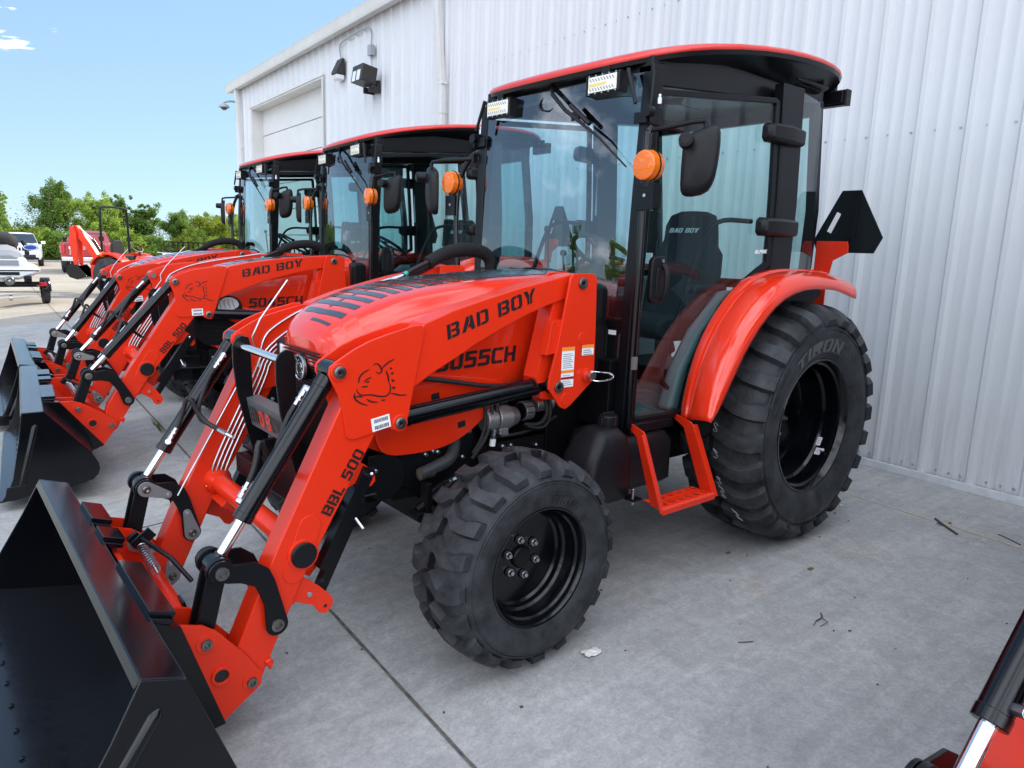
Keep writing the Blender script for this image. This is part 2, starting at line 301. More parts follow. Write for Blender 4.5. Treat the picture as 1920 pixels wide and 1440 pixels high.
# ------------------------------------------------------------------ mesh builder
def rad_at(r, t):
    if not isinstance(r, (list, tuple)): return r
    x = t*(len(r)-1); i = min(int(x), len(r)-2); return r[i]+(r[i+1]-r[i])*(x-i)
class MB:
    def __init__(s): s.v = []; s.f = []; s.m = []; s.mats = []; s.cur = 0
    def mat(s, m):
        if m not in s.mats: s.mats.append(m)
        s.cur = s.mats.index(m); return s
    def add(s, vs, fs):
        o = len(s.v); s.v += [tuple(v) for v in vs]
        for f in fs: s.f.append([o+i for i in f]); s.m.append(s.cur)
        return s
    def box(s, c, d, rot=None):
        x, y, z = d[0]/2, d[1]/2, d[2]/2
        vs = [Vector((a*x, b*y, e*z)) for a in (-1, 1) for b in (-1, 1) for e in (-1, 1)]
        if rot is not None: vs = [rot @ v for v in vs]
        vs = [v + Vector(c) for v in vs]
        return s.add(vs, [(0, 1, 3, 2), (4, 6, 7, 5), (0, 4, 5, 1), (2, 3, 7, 6), (0, 2, 6, 4), (1, 5, 7, 3)])
    def prism(s, pts, a, b, axis='y'):
        """outline in the plane across axis, extruded from a to b"""
        n = len(pts)
        def P(p, t):
            return (p[0], t, p[1]) if axis == 'y' else ((t, p[0], p[1]) if axis == 'x' else (p[0], p[1], t))
        vs = [P(p, a) for p in pts] + [P(p, b) for p in pts]
        fs = [tuple(range(n)), tuple(range(2*n-1, n-1, -1))] + [(i, i+n, (i+1) % n+n, (i+1) % n) for i in range(n)]
        return s.add(vs, fs)
    def cyl(s, p0, p1, r0, r1=None, n=20, caps=True):
        r1 = r0 if r1 is None else r1
        p0, p1 = Vector(p0), Vector(p1)
        d = (p1-p0).normalized(); a = d.orthogonal().normalized(); b = d.cross(a)
        vs = [p0+(a*math.cos(t)+b*math.sin(t))*r0 for t in [2*PI*i/n for i in range(n)]] + [p1+(a*math.cos(t)+b*math.sin(t))*r1 for t in [2*PI*i/n for i in range(n)]]
        fs = [(i, (i+1) % n, (i+1) % n+n, i+n) for i in range(n)]
        if caps: fs += [tuple(range(n-1, -1, -1)), tuple(range(n, 2*n))]
        return s.add(vs, fs)
    def rings(s, R_, caps=True, closed=True):
        n = len(R_[0]); vs = [p for r in R_ for p in r]; fs = []
        for k in range(len(R_)-1):
            for i in range(n if closed else n-1):
                j = (i+1) % n; fs.append((k*n+i, k*n+j, (k+1)*n+j, (k+1)*n+i))
        if caps: fs += [tuple(range(n-1, -1, -1)), tuple(range((len(R_)-1)*n, len(R_)*n))]
        return s.add(vs, fs)
    def tube(s, pts, r, n=10, smooth=0, flat=None):
        pts = [Vector(p) for p in pts]
        if smooth:
            for _ in range(smooth):
                q = [pts[0]]
                for a, b in zip(pts, pts[1:]): q += [a*0.75+b*0.25, a*0.25+b*0.75]
                q.append(pts[-1]); pts = q
        a = None; out = []
        for i, p in enumerate(pts):
            t = (pts[min(i+1, len(pts)-1)]-pts[max(i-1, 0)]).normalized()
            if a is None: a = t.orthogonal().normalized()
            else: a = (a-t*a.dot(t)).normalized()
            b = t.cross(a); rr = rad_at(r, i/(len(pts)-1))
            out.append([p+(a*math.cos(2*PI*k/n)+b*math.sin(2*PI*k/n))*rr for k in range(n)])
        return s.rings(out)
    def lathe(s, prof, c, n=48, axis='y', closed=False, caps=False):
        """prof: (along axis, radius)"""
        out = []
        for (t, r) in prof:
            ring = []
            for i in range(n):
                a = 2*PI*i/n
                if axis == 'y': ring.append((c[0]+r*math.cos(a), c[1]+t, c[2]+r*math.sin(a)))
                elif axis == 'x': ring.append((c[0]+t, c[1]+r*math.cos(a), c[2]+r*math.sin(a)))
                else: ring.append((c[0]+r*math.cos(a), c[1]+r*math.sin(a), c[2]+t))
            out.append(ring)
        if closed: out.append(out[0])
        return s.rings(out, caps=caps)
    def sphere(s, c, r, n=16, sc=(1, 1, 1)):
        out = []
        for k in range(1, n//2):
            ph = PI*k/(n//2)
            out.append([(c[0]+r*sc[0]*math.sin(ph)*math.cos(2*PI*i/n), c[1]+r*sc[1]*math.sin(ph)*math.sin(2*PI*i/n), c[2]+r*sc[2]*math.cos(ph)) for i in range(n)])
        return s.rings(out, caps=True)
    def quadstrip(s, a, b):
        n = len(a); return s.add(list(a)+list(b), [(i, i+1, n+i+1, n+i) for i in range(n-1)])
    def build(s, name, parent=None, bevel=0.0, sharp=35, seg=2, label=None, double=None, xf=None):
        me = bpy.data.meshes.new(name)
        vs = s.v if xf is None else [tuple(xf @ Vector(v)) for v in s.v]
        me.from_pydata(vs, [], s.f)
        for m in s.mats: me.materials.append(m)
        me.polygons.foreach_set('material_index', s.m)
        bm = bmesh.new(); bm.from_mesh(me); bmesh.ops.recalc_face_normals(bm, faces=bm.faces[:]); bm.to_mesh(me); bm.free()
        me.polygons.foreach_set('use_smooth', [True]*len(me.polygons))
        me.set_sharp_from_angle(angle=R(sharp))
        o = bpy.data.objects.new(name, me); COL.objects.link(o)
        if bevel > 0:
            md = o.modifiers.new('edge', 'BEVEL'); md.width = bevel; md.segments = seg; md.limit_method = 'ANGLE'; md.angle_limit = R(40); md.harden_normals = True
        if parent: o.parent = parent
        if label: o['label'] = label
        return o
def thing(name, label, cat, loc=(0, 0, 0), rz=0.0, group=None):
    o = bpy.data.objects.new(name, None); COL.objects.link(o)
    o.location = loc; o.rotation_euler = (0, 0, rz); o['label'] = label; o['category'] = cat
    if group: o['group'] = group
    return o
def tag(o, label=None, cat=None, group=None, kind=None):
    if label: o['label'] = label
    if cat: o['category'] = cat
    if group: o['group'] = group
    if kind: o['kind'] = kind
    return o
def copy_tree(o, parent=None):
    c = o.copy(); COL.objects.link(c); c.parent = parent
    for ch in list(o.children): copy_tree(ch, c)
    return c
def arc(cx, cz, r, a0, a1, n):
    return [(cx+r*math.cos(R(a0+(a1-a0)*i/n)), cz+r*math.sin(R(a0+(a1-a0)*i/n))) for i in range(n+1)]
def rrect(x0, z0, x1, z1, r, n=5):
    return arc(x1-r, z1-r, r, 0, 90, n)+arc(x0+r, z1-r, r, 90, 180, n)+arc(x0+r, z0+r, r, 180, 270, n)+arc(x1-r, z0+r, r, 270, 360, n)
def smooth_closed(p, k=2):
    for _ in range(k):
        q = []
        for i in range(len(p)):
            a, b = p[i], p[(i+1) % len(p)]
            q += [(a[0]*.75+b[0]*.25, a[1]*.75+b[1]*.25), (a[0]*.25+b[0]*.75, a[1]*.25+b[1]*.75)]
        p = q
    return p

# stencil lettering: polygons on a 4 x 6 cell
GL = {
 'B': ([[(0, 0), (1.1, 0), (1.1, 6), (0, 6)], [(1.4, 0), (3.4, 0), (4, .7), (4, 2.5), (3.6, 3), (2.6, 3), (2.6, 2.5), (2.9, 2.2), (2.9, 1.1), (1.4, 1.1)], [(1.4, 6), (1.4, 4.9), (2.9, 4.9), (2.9, 3.8), (2.6, 3.5), (1.4, 3.5), (1.4, 2.5), (2.45, 2.5), (2.45, 3.1), (3.6, 3.1), (4, 3.6), (4, 5.3), (3.4, 6)]], 4),
 'A': ([[(0, 0), (1.2, 0), (2.5, 3.9), (2.5, 6), (1.7, 6)], [(2.8, 6), (2.8, 3.0), (2.2, 2.2), (2.2, 1.3), (3.0, 1.3), (3.2, 0), (4.4, 0), (3.7, 6)]], 4.4),
 'D': ([[(0, 0), (1.1, 0), (1.1, 6), (0, 6)], [(1.4, 0), (3.3, 0), (4, .8), (4, 5.2), (3.3, 6), (1.4, 6), (1.4, 4.9), (2.9, 4.9), (2.9, 1.1), (1.4, 1.1)]], 4),
 'O': ([[(1.9, 0), (1.9, 1.1), (1.1, 1.1), (1.1, 4.9), (1.9, 4.9), (1.9, 6), (.7, 6), (0, 5.2), (0, .8), (.7, 0)], [(2.2, 0), (3.4, 0), (4, .8), (4, 5.2), (3.4, 6), (2.2, 6), (2.2, 4.9), (2.9, 4.9), (2.9, 1.1), (2.2, 1.1)]], 4),
 'Y': ([[(0, 6), (1.3, 6), (2.0, 3.9), (2.0, 0), (1.2, 0), (1.2, 2.6)], [(2.3, 0), (3.0, 0), (3.0, 2.7), (4.4, 6), (3.2, 6), (2.3, 3.9)]], 4.2),
 'L': ([[(0, 0), (1.1, 0), (1.1, 6), (0, 6)], [(1.4, 0), (3.4, 0), (3.4, 1.1), (1.4, 1.1)]], 3.4),
 '5': ([[(.2, 2.6), (1.3, 2.6), (1.3, 4.9), (4, 4.9), (4, 6), (.2, 6)], [(1.6, 3.8), (1.6, 2.7), (2.9, 2.7), (2.9, 1.1), (0, 1.1), (0, 0), (3.4, 0), (4, .7), (4, 3.1), (3.4, 3.8)]], 4),
 '4': ([[(0, 1.2), (2.2, 1.2), (2.2, 2.3), (1.3, 2.3), (2.2, 4.4), (2.2, 6), (1.6, 6), (0, 2.5)], [(2.5, 0), (3.6, 0), (3.6, 1.2), (4.2, 1.2), (4.2, 2.3), (3.6, 2.3), (3.6, 6), (2.5, 6)]], 4.2),
 'C': ([[(1.9, 0), (1.9, 1.1), (1.1, 1.1), (1.1, 4.9), (1.9, 4.9), (1.9, 6), (.7, 6), (0, 5.2), (0, .8), (.7, 0)], [(2.2, 0), (4, 0), (4, 1.1), (2.2, 1.1)], [(2.2, 4.9), (4, 4.9), (4, 6), (2.2, 6)]], 4),
 'H': ([[(0, 0), (1.1, 0), (1.1, 2.4), (1.8, 2.4), (1.8, 3.5), (1.1, 3.5), (1.1, 6), (0, 6)], [(2.9, 0), (4, 0), (4, 6), (2.9, 6), (2.9, 3.5), (2.1, 3.5), (2.1, 2.4), (2.9, 2.4)]], 4),
 'T': ([[(0, 6), (0, 4.9), (1.4, 4.9), (1.4, 0), (2.6, 0), (2.6, 4.9), (4, 4.9), (4, 6)]], 4),
 'I': ([[(0, 0), (1.2, 0), (1.2, 6), (0, 6)]], 1.2),
 'R': ([[(0, 0), (1.1, 0), (1.1, 2.2), (1.8, 2.2), (2.8, 0), (4.1, 0), (3.0, 2.4), (4, 3.1), (4, 5.3), (3.4, 6), (0, 6)]], 4),
 'N': ([[(0, 0), (1.1, 0), (1.1, 3.8), (2.9, 0), (4, 0), (4, 6), (2.9, 6), (2.9, 2.4), (1.1, 6), (0, 6)]], 4),
 'P': ([[(0, 0), (1.1, 0), (1.1, 2.2), (3.4, 2.2), (4, 3), (4, 5.3), (3.4, 6), (0, 6)]], 4),
 'E': ([[(0, 0), (3.6, 0), (3.6, 1), (1.1, 1), (1.1, 2.5), (3.2, 2.5), (3.2, 3.5), (1.1, 3.5), (1.1, 5), (3.6, 5), (3.6, 6), (0, 6)]], 3.6),
 '-': ([[(0, 2.6), (1.6, 2.6), (1.6, 3.4), (0, 3.4)]], 1.6),
 ' ': ([], 2.0),
}
def text_polys(txt, gap=0.75, slant=0.0):
    out, x = [], 0.0
    for ch in txt:
        ps, w = GL[ch]
        for p in ps: out.append([(x+a+slant*b, b) for a, b in p])
        x += w+gap
    return out, x-gap
def decal(txt, f, width, height, mat, slant=0.12, thick=0.0015):
    """f(u,v,w) maps text metres and lift to a point; returns MB"""
    ps, tw = text_polys(txt, slant=slant)
    sx, sy = width/(tw+slant*6), height/6.0
    mb = MB().mat(mat)
    for p in ps:
        n = len(p)
        a = [f(u*sx, v*sy, 0.0) for u, v in p]; b = [f(u*sx, v*sy, thick) for u, v in p]
        mb.add(a+b, [tuple(range(2*n-1, n-1, -1))]+[(i, (i+1) % n, (i+1) % n+n, i+n) for i in range(n)])
    return mb
def plane_map(o, ux, uz):
    """map for side planes: origin (x,y,z), text direction (dx,dz), up direction"""
    o = Vector(o); ux = Vector(ux); uz = Vector(uz); n = ux.cross(uz).normalized()
    return lambda u, v, w: tuple(o+ux*u+uz*v+n*w)

# ------------------------------------------------------------------ ground
def gz(x):
    t = min(1, max(0, (x-1.6)/1.8)); return -0.125*t*t*(3-2*t)
def ground():
    mb = MB().mat(CONC)
    xs = [-60, -30, -12, -6, -2, 0, 1.6]+[1.6+1.8*i/16 for i in range(1, 17)]+[5, 8, 14, 30, 60, 90]
    for mt_, ys in ((CONC, [-13.05, -8, -6, -4, -2, 0, 2, 4, 8, 16, 30, 60]), (CONC_SUNLIT, [-48.6, -30, -20, -13.05])):
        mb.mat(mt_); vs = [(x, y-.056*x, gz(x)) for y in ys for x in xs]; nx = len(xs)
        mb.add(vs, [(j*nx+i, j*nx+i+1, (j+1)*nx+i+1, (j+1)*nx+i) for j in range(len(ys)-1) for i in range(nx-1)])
    return tag(mb.build('pavement'), kind='structure')
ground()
mb = MB().mat(GRASSM)
mb.add([(-900, -1200, -0.16), (900, -1200, -0.16), (900, 700, -0.16), (-900, 700, -0.16)], [(0, 1, 2, 3)])
tag(mb.build('ground'), kind='structure')
mb = MB().mat(CONC); mb.box((0, -48.75, -0.02), (120, 0.28, 0.26), Matrix.Rotation(-.056, 3, 'Z')); tag(mb.build('kerb', bevel=0.02), kind='structure')
mb = MB().mat(CONC)
def joint(a, b, w, seed):
    rnd = random.Random(seed); a, b = Vector((*a, 0)), Vector((*b, 0)); L = (b-a).length; n = max(2, int(L/0.12)); d = (b-a)/n; s = Vector((-d.y, d.x, 0)).normalized()
    l, r = [], []
    for i in range(n+1):
        p = a+d*i
        wl_, wr_ = w*(0.7+0.6*rnd.random()), w*(0.7+0.6*rnd.random())
        l.append((p.x+s.x*wl_, p.y+s.y*wl_, gz(p.x)+0.004)); r.append((p.x-s.x*wr_, p.y-s.y*wr_, gz(p.x)+0.004))
    return l, r
mb = MB().mat(JOINT)
DIRW = Vector((-0.05597, -0.99843))
def wl_pt(p, t): return (p[0]+DIRW.x*t, p[1]+DIRW.y*t)
J0 = (2.585, 1.302)
for (a, b, w, sd_) in ((wl_pt(J0, -6), wl_pt(J0, 48), 0.007, 1), ((2.40, -1.585), (9.5, -1.98), 0.005, 2), ((2.40, -1.583), (-1.8, -1.350), 0.005, 5), (wl_pt((8.7, 1.0), -8), wl_pt((8.7, 1.0), 48), 0.006, 3), ((8, -7.3), (-1.5, -6.77), 0.005, 4), ((16, -13.946), (-2.4, -12.916), 0.006, 6)):
    mb.quadstrip(*joint(a, b, w, sd_))
tag(mb.build('pavement_joint'), kind='structure')
mb = MB().mat(YELL)
rnd = random.Random(3)
ya, yb = Vector((-1.09, 0.55)), Vector((-0.93, 2.2))
for i in range(46):
    if rnd.random() < 0.22: continue
    p, q = ya.lerp(yb, i/46), ya.lerp(yb, (i+0.85)/46); w = 0.0025+0.003*rnd.random()
    mb.add([(p.x-w, p.y, .004), (q.x-w, q.y, .004), (q.x+w, q.y, .004), (p.x+w, p.y, .004)], [(0, 1, 2, 3)])
for (cx_, cy_) in ((-1.0, 0.72), (-0.985, 0.80), (-0.89, 1.60), (-0.87, 1.66)):
    for k in range(4):
        a = rnd.random()*3; px_, py_ = cx_+rnd.uniform(-.02, .02), cy_+rnd.uniform(-.02, .02)
        dx_, dy_ = .012*math.cos(a), .012*math.sin(a)
        mb.add([(px_-dx_, py_-dy_-.002, .004), (px_+dx_, py_+dy_-.002, .004), (px_+dx_, py_+dy_+.002, .004), (px_-dx_, py_-dy_+.002, .004)], [(0, 1, 2, 3)])
tag(mb.build('chalk_marking'), kind='structure')

# ------------------------------------------------------------------ the metal building (local frame: x along the wall away from camera, y out of the wall)
W0 = (-1.973, 0.34, 0)
bld = thing('metal_building', 'long white ribbed metal building with an overhead door, behind the orange-red tractors', 'building', W0, math.atan2(-0.99843, -0.05597))
def rib_profile(s0, s1):
    p = [(s0, 0.0)]
    k0 = math.floor((s0-0.142)/0.3405)-1
    k = k0
    while True:
        c = 0.142+0.3405*k; k += 1
        if c > s1: break
        for (ds, d) in ((-0.012, 0), (0.012, 0.038), (0.046, 0.038), (0.070, 0.0), (0.140, 0.0), (0.152, 0.005), (0.168, 0.005), (0.180, 0.0), (0.236, 0.0), (0.248, 0.005), (0.264, 0.005), (0.276, 0.0)):
            if s0 < c+ds < s1: p.append((c+ds, d))
    p.append((s1, 0.0)); return p
mb = MB().mat(WALLM)
def wall_sheet(s0, s1, z0, z1):
    p = rib_profile(s0, s1); mb.quadstrip([(a, d, z1) for a, d in p], [(a, d, z0) for a, d in p])
wall_sheet(-6, 11.24, 0.05, 5.5); wall_sheet(11.24, 15.92, 4.84, 5.5); wall_sheet(15.92, 17.22, 0.05, 5.5)
mb.box((2.57, -0.08, 2.78), (17.34, 0.10, 5.44)); mb.box((16.57, -0.08, 2.78), (1.3, 0.10, 5.44)); mb.box((13.58, -0.08, 5.17), (4.68, 0.10, 0.66))
mb.box((17.17, -10, 2.78), (0.10, 19.6, 5.44)); mb.box((-5.95, -10, 2.78), (0.10, 19.6, 5.44)); mb.box((5.6, -19.9, 2.78), (23, 0.1, 5.44))
mb.mat(ZINC)   # fastener rows
k = -16
while True:
    c = 0.142+0.3405*k; k += 1
    if c > 16.9: break
    for ds in (-0.045, 0.125, 0.205):
        for z in (0.09, 2.57, 4.05):
            s_ = c+ds-0.03
            if 11.2 < s_ < 15.95 or s_ < -3.5 or s_ > 17.1: continue
            if z > 1 and ds == 0.205: continue
            mb.cyl((s_, -0.001, z), (s_, 0.004, z), 0.011, 0.011, 10); mb.cyl((s_, 0.004, z), (s_, 0.011, z), 0.0065, 0.006, 6)
mb.build('wall', bld, sharp=25)
mb = MB().mat(FLASH); mb.prism([(0.02, 0.0), (0.02, 0.055), (0.055, 0.055), (0.06, 0.0)], -6, 17.22, 'x')
mb.build('base_flashing', bld, bevel=0.003)
mb = MB().mat(TRIM)
mb.prism([(0.0, 5.46), (0.0, 5.62), (0.24, 5.56), (0.225, 5.53), (0.225, 5.42), (0.20, 5.36), (0.05, 5.38)], -6, 17.38, 'x')
mb.build('gutter', bld, bevel=0.006)
mb = MB().mat(TRIM)
mb.prism([(0.02, 5.60), (-10, 6.35), (-20.2, 5.60), (-20.2, 5.52), (-0.1, 5.52)], -6.2, 17.36, 'x'); mb.build('roof', bld)
mb = MB().mat(TRIM)
mb.box((11.27, -0.13, 2.42), (0.07, 0.34, 4.84)); mb.box((15.89, -0.13, 2.42), (0.07, 0.34, 4.84)); mb.box((13.58, -0.13, 4.815), (4.55, 0.34, 0.06))
mb.box((13.58, 0.052, 4.845), (4.78, 0.02, 0.05)); mb.box((11.23, 0.052, 2.4), (0.05, 0.02, 4.8))
mb.build('door_frame', bld, bevel=0.004)
dr = MB().mat(DOORP)
for i in range(8):
    z0 = i*0.60; dr.box((13.58, -0.27, z0+0.295), (4.6, 0.05, 0.585))
dr.build('overhead_door', bld, bevel=0.006)
for (s_, nm) in ((6.62, 0), (16.62, 1)):
    mb = MB().mat(TRIM)
    def sp(a, b):
        mb.rings([[(a[0]-.045, a[1]-.035, a[2]), (a[0]+.045, a[1]-.035, a[2]), (a[0]+.045, a[1]+.035, a[2]), (a[0]-.045, a[1]+.035, a[2])], [(b[0]-.045, b[1]-.035, b[2]), (b[0]+.045, b[1]-.035, b[2]), (b[0]+.045, b[1]+.035, b[2]), (b[0]-.045, b[1]+.035, b[2])]])
    sp((s_+0.08, 0.15, 5.38), (s_, 0.085, 4.0)); sp((s_, 0.083, 4.02), (s_-0.04, 0.083, 2.0)); sp((s_-0.04, 0.085, 2.02), (s_-0.04, 0.085, 0.12))
    for z in (3.95, 3.55, 1.9):
        mb.box((s_-0.01, 0.08, z), (0.105, 0.085, 0.03))
    mb.build('downspout', bld, bevel=0.004)

def on_wall(s_, d, z):
    a = math.atan2(-0.99843, -0.05597); return (W0[0]+s_*math.cos(a)-d*math.sin(a), W0[1]+s_*math.sin(a)+d*math.cos(a), z)
WR = math.atan2(-0.99843, -0.05597)
lp = thing('wall_pack_lamp', 'small dark wedge-shaped wall lamp with clear lens under the eave', 'wall lamp', on_wall(10.30, 0.034, 4.75), WR)
mb = MB().mat(BRONZE); mb.prism([(0.0, 0.19), (0.05, 0.20), (0.17, -0.04), (0.17, -0.08), (0.0, -0.08)], -0.12, 0.12, 'x'); mb.build('lamp_housing', lp, bevel=0.01)
mb = MB().mat(LAMPGL); mb.prism([(0.005, -0.085), (0.165, -0.085), (0.13, -0.17), (0.005, -0.18)], -0.11, 0.11, 'x'); mb.build('lens', lp, bevel=0.02)
fl = thing('flood_lamp', 'big dark floodlight with two bright lenses on a wall bracket', 'flood light', on_wall(8.80, 0.034, 4.36), WR)
mb = MB().mat(BRONZE)
rot = Matrix.Rotation(R(10), 3, 'X')
mb.box((0.0, 0.26, 0.02), (0.40, 0.28, 0.27), rot); mb.build('lamp_housing', fl, bevel=0.02)
mb = MB().mat(BRONZE); mb.box((0, 0.03, -0.13), (0.16, 0.06, 0.2)); mb.box((-0.1, 0.13, -0.19), (0.02, 0.2, 0.1)); mb.box((0.1, 0.13, -0.19), (0.02, 0.2, 0.1)); mb.cyl((-0.12, 0.14, -0.17), (0.12, 0.14, -0.17), 0.03); mb.build('bracket', fl, bevel=0.005)
for sx in (-0.085, 0.085):
    mb = MB().mat(LAMPGL); mb.box((sx, 0.402, 0.0), (0.13, 0.012, 0.17), rot); mb.build('lens', fl, bevel=0.006)
jb = thing('junction_box', 'small grey electrical box on the wall above the floodlight', 'junction box', on_wall(9.0, 0.034, 4.85), WR)
mb = MB().mat(GREYP); mb.box((0, 0.04, 0), (0.13, 0.08, 0.17)); mb.cyl((0, 0.04, -0.085), (0, 0.04, -0.125), 0.022); mb.build('box_body', jb, bevel=0.006)
mb = MB().mat(GREYP); mb.tube([(10.30, 0.06, 4.94), (10.38, 0.06, 5.15), (10.30, 0.06, 5.24), (9.4, 0.06, 5.26), (9.08, 0.06, 5.24), (9.0, 0.06, 5.15), (9.0, 0.07, 4.93)], 0.011, 8, smooth=2)
mb.tube([(9.0, 0.07, 4.74), (8.97, 0.08, 4.6), (8.88, 0.08, 4.5)], 0.010, 8, smooth=1)
cd = mb.build('conduit'); cd.location = W0; cd.rotation_euler = (0, 0, WR); tag(cd, 'thin grey conduit looping along the wall between the two lamps', 'conduit')
cm = thing('security_camera', 'small grey dome camera on an arm at the far corner of the building', 'security camera', on_wall(17.1, 0.0, 5.0), WR)
mb = MB().mat(GREYP); mb.box((0, 0.02, 0.12), (0.12, 0.04, 0.16)); mb.tube([(0, 0.03, 0.14), (0.0, 0.2, 0.14), (0.05, 0.33, 0.10)], 0.025, 8, smooth=1); mb.build('arm', cm)
mb = MB().mat(GREYP); mb.lathe([(0.10, 0.03), (0.06, 0.05), (0.03, 0.11), (-0.02, 0.135), (-0.03, 0.13), (-0.03, 0.10)], (0.05, 0.33, 0), 24, 'z', caps=True); mb.build('housing', cm)
mb = MB().mat(CGLASS); mb.sphere((0.05, 0.33, -0.03), 0.085, 16, (1, 1, 0.8)); mb.build('dome', cm)

# ------------------------------------------------------------------ trees
def make_tree(name, seed, h, rad, mat, n_leaf, leaf=0.11, spread=1.0, low=0.25):
    rnd = random.Random(seed)
    root = bpy.data.objects.new(name, None); COL.objects.link(root)
    tb = MB().mat(BARK)
    tb.tube([(0, 0, -0.2), (rnd.uniform(-.1, .1), rnd.uniform(-.1, .1), h*0.35), (rnd.uniform(-.2, .2), rnd.uniform(-.2, .2), h*0.75), (0, 0, h*0.95)], [0.13*h/5, 0.10*h/5, 0.05*h/5, 0.015], 8, smooth=1)
    clumps = []
    nb = 26
    for i in range(nb):
        a = rnd.uniform(0, 2*PI); z0 = h*rnd.uniform(low*0.8, 0.72); z1 = z0+h*rnd.uniform(0.08, 0.30); rr = rad*rnd.uniform(0.30, 1.0)*(1.12-0.95*abs((z1/h)-0.42))
        e = Vector((math.cos(a)*rr, math.sin(a)*rr, min(z1, h*0.99))); m_ = Vector((e.x*0.5, e.y*0.5, z0+(e.z-z0)*0.45))
        tb.tube([(0, 0, z0), m_, e], [0.03*h/5, 0.018*h/5, 0.005], 5, smooth=1)
        for q in range(7):
            t_ = rnd.uniform(0.25, 1.12); c = m_.lerp(e, t_)+Vector((rnd.gauss(0, .16), rnd.gauss(0, .16), rnd.gauss(0, .14)))*rad*0.5
            clumps.append((c, rad*rnd.uniform(0.08, 0.22)))
    for i in range(16): clumps.append((Vector((rnd.gauss(0, rad*.20), rnd.gauss(0, rad*.20), h*rnd.uniform(0.55, 1.0))), rad*rnd.uniform(0.07, 0.18)))
    tb.build('trunk', root)
    V, F = [], []
    for i in range(n_leaf):
        c, cr_ = clumps[int(rnd.random()*len(clumps))]
        d = Vector((rnd.gauss(0, 1), rnd.gauss(0, 1), rnd.gauss(0, 1))).normalized()*cr_*(rnd.random()**0.45)
        d.z *= 1.25
        if rnd.random() < .12: d = Vector((rnd.gauss(0, rad*.42), rnd.gauss(0, rad*.42), rnd.uniform(-.2, .2)*h)); c = Vector((0, 0, h*rnd.uniform(.3, .62)))
        p = c+d
        if p.z < 0.05: p.z = 0.05+rnd.random()*0.3
        u = Vector((rnd.gauss(0, 1), rnd.gauss(0, 1), rnd.gauss(0, .6))).normalized(); w_ = u.orthogonal().normalized(); w_ = (Matrix.Rotation(rnd.uniform(0, 6.28), 3, u) @ w_)
        s_ = leaf*rnd.uniform(0.6, 1.35); k = len(V)
        V += [p-u*s_, p+w_*s_*0.5, p+u*s_, p-w_*s_*0.5]; F.append((k, k+1, k+2, k+3))
    cb = MB().mat(mat); cb.add(V, F); me = bpy.data.meshes.new('crown'); me.from_pydata(cb.v, [], cb.f); me.materials.append(mat)
    o = bpy.data.objects.new('crown', me); COL.objects.link(o); o.parent = root
    return root
TREES = [make_tree('tree', 11, 5.2, 1.9, LEAF_B, 30000, 0.062), make_tree('tree', 12, 4.6, 1.7, LEAF_A, 28000, 0.062), make_tree('tree', 13, 4.8, 1.3, LEAF_B, 22000, 0.062), make_tree('tree', 14, 3.4, 1.7, LEAF_C, 24000, 0.062, low=0.1)]
BUSH = [make_tree('bush', 21, 1.9, 1.5, LEAF_A, 16000, 0.060, low=0.05), make_tree('bush', 22, 2.1, 1.6, LEAF_C, 16000, 0.060, low=0.05), make_tree('bush', 23, 1.6, 1.5, LEAF_B, 15000, 0.060, low=0.05)]
used = set()
def put(lst, i, x, y, s_, rz, label, cat, group, sz=None):
    o = lst[i]
    if o.name in used: o = copy_tree(o)
    used.add(o.name)
    o.location = (x, y, -0.15); o.scale = (s_, s_, sz or s_); o.rotation_euler = (0, 0, rz); tag(o, label, cat, group)
    return o
tg, bgp = 'trees behind the lot', 'bushes along the kerb'
for (i, x, y, s_, rz, lab, sz) in (
    (0, -3.35, -54, 1.06, 0.3, 'tall dark green tree, highest of all, above the white car', 1.02),
    (1, -5.5, -52, 1.0, 1.3, 'bright green rounded tree just beside the tallest one', 0.98),
    (2, -7.7, -56, 0.95, 2.0, 'slim dark tree seen through the roll bar hoop', 1.0),
    (2, -9.4, -56, 1.15, 4.0, 'dark green tree to the right of the roll bar hoop', 0.88),
    (2, -6.4, -55, 0.9, 5.2, 'slim dark tree at the left post of the roll bar', 0.84),
    (0, -12.3, -57, 1.0, 2.6, 'dark spreading tree beside the gap of sky', 0.76),
    (3, -12.6, -51, 1.1, 0.6, 'yellow-green leafy tree near the cab mirrors of the far tractor', 1.05),
    (1, -15.2, -54, 1.05, 2.2, 'light green tree touching the corner of the building', 0.82),
    (0, -17.8, -58, 1.0, 5.0, 'dark tree half hidden behind the building corner', 0.78),
    (3, -1.6, -51.5, 1.0, 4.4, 'low yellow-green tree behind the white car roof', 0.62),
    (1, 0.3, -56, 1.0, 3.3, 'mid green tree at the left edge of the picture', 0.52),
    (1, -20.8, -58, 1.1, 1.0, 'pale green tree hidden farthest behind the building', 0.9)):
    put(TREES, i, x, y, s_, rz, lab, 'tree', tg, sz)
blabs = ['leafy bush beside the white car', 'yellow-green bush behind the backhoe boom', 'dark bush by the dark red pickup', 'light bush left of the roll bar', 'bushy shrub inside the roll bar hoop', 'yellow-green shrub right of the roll bar', 'dark shrub behind the steering wheel', 'light shrub behind the utility trailer', 'yellow shrub beyond the utility trailer', 'dark low shrub near the far tractor hood', 'light green shrub below the far mirrors', 'yellow-green shrub next to the building corner', 'low shrub at the left edge of the picture', 'dark shrub above the personal watercraft', 'light shrub behind the white car', 'last low shrub before the wall']
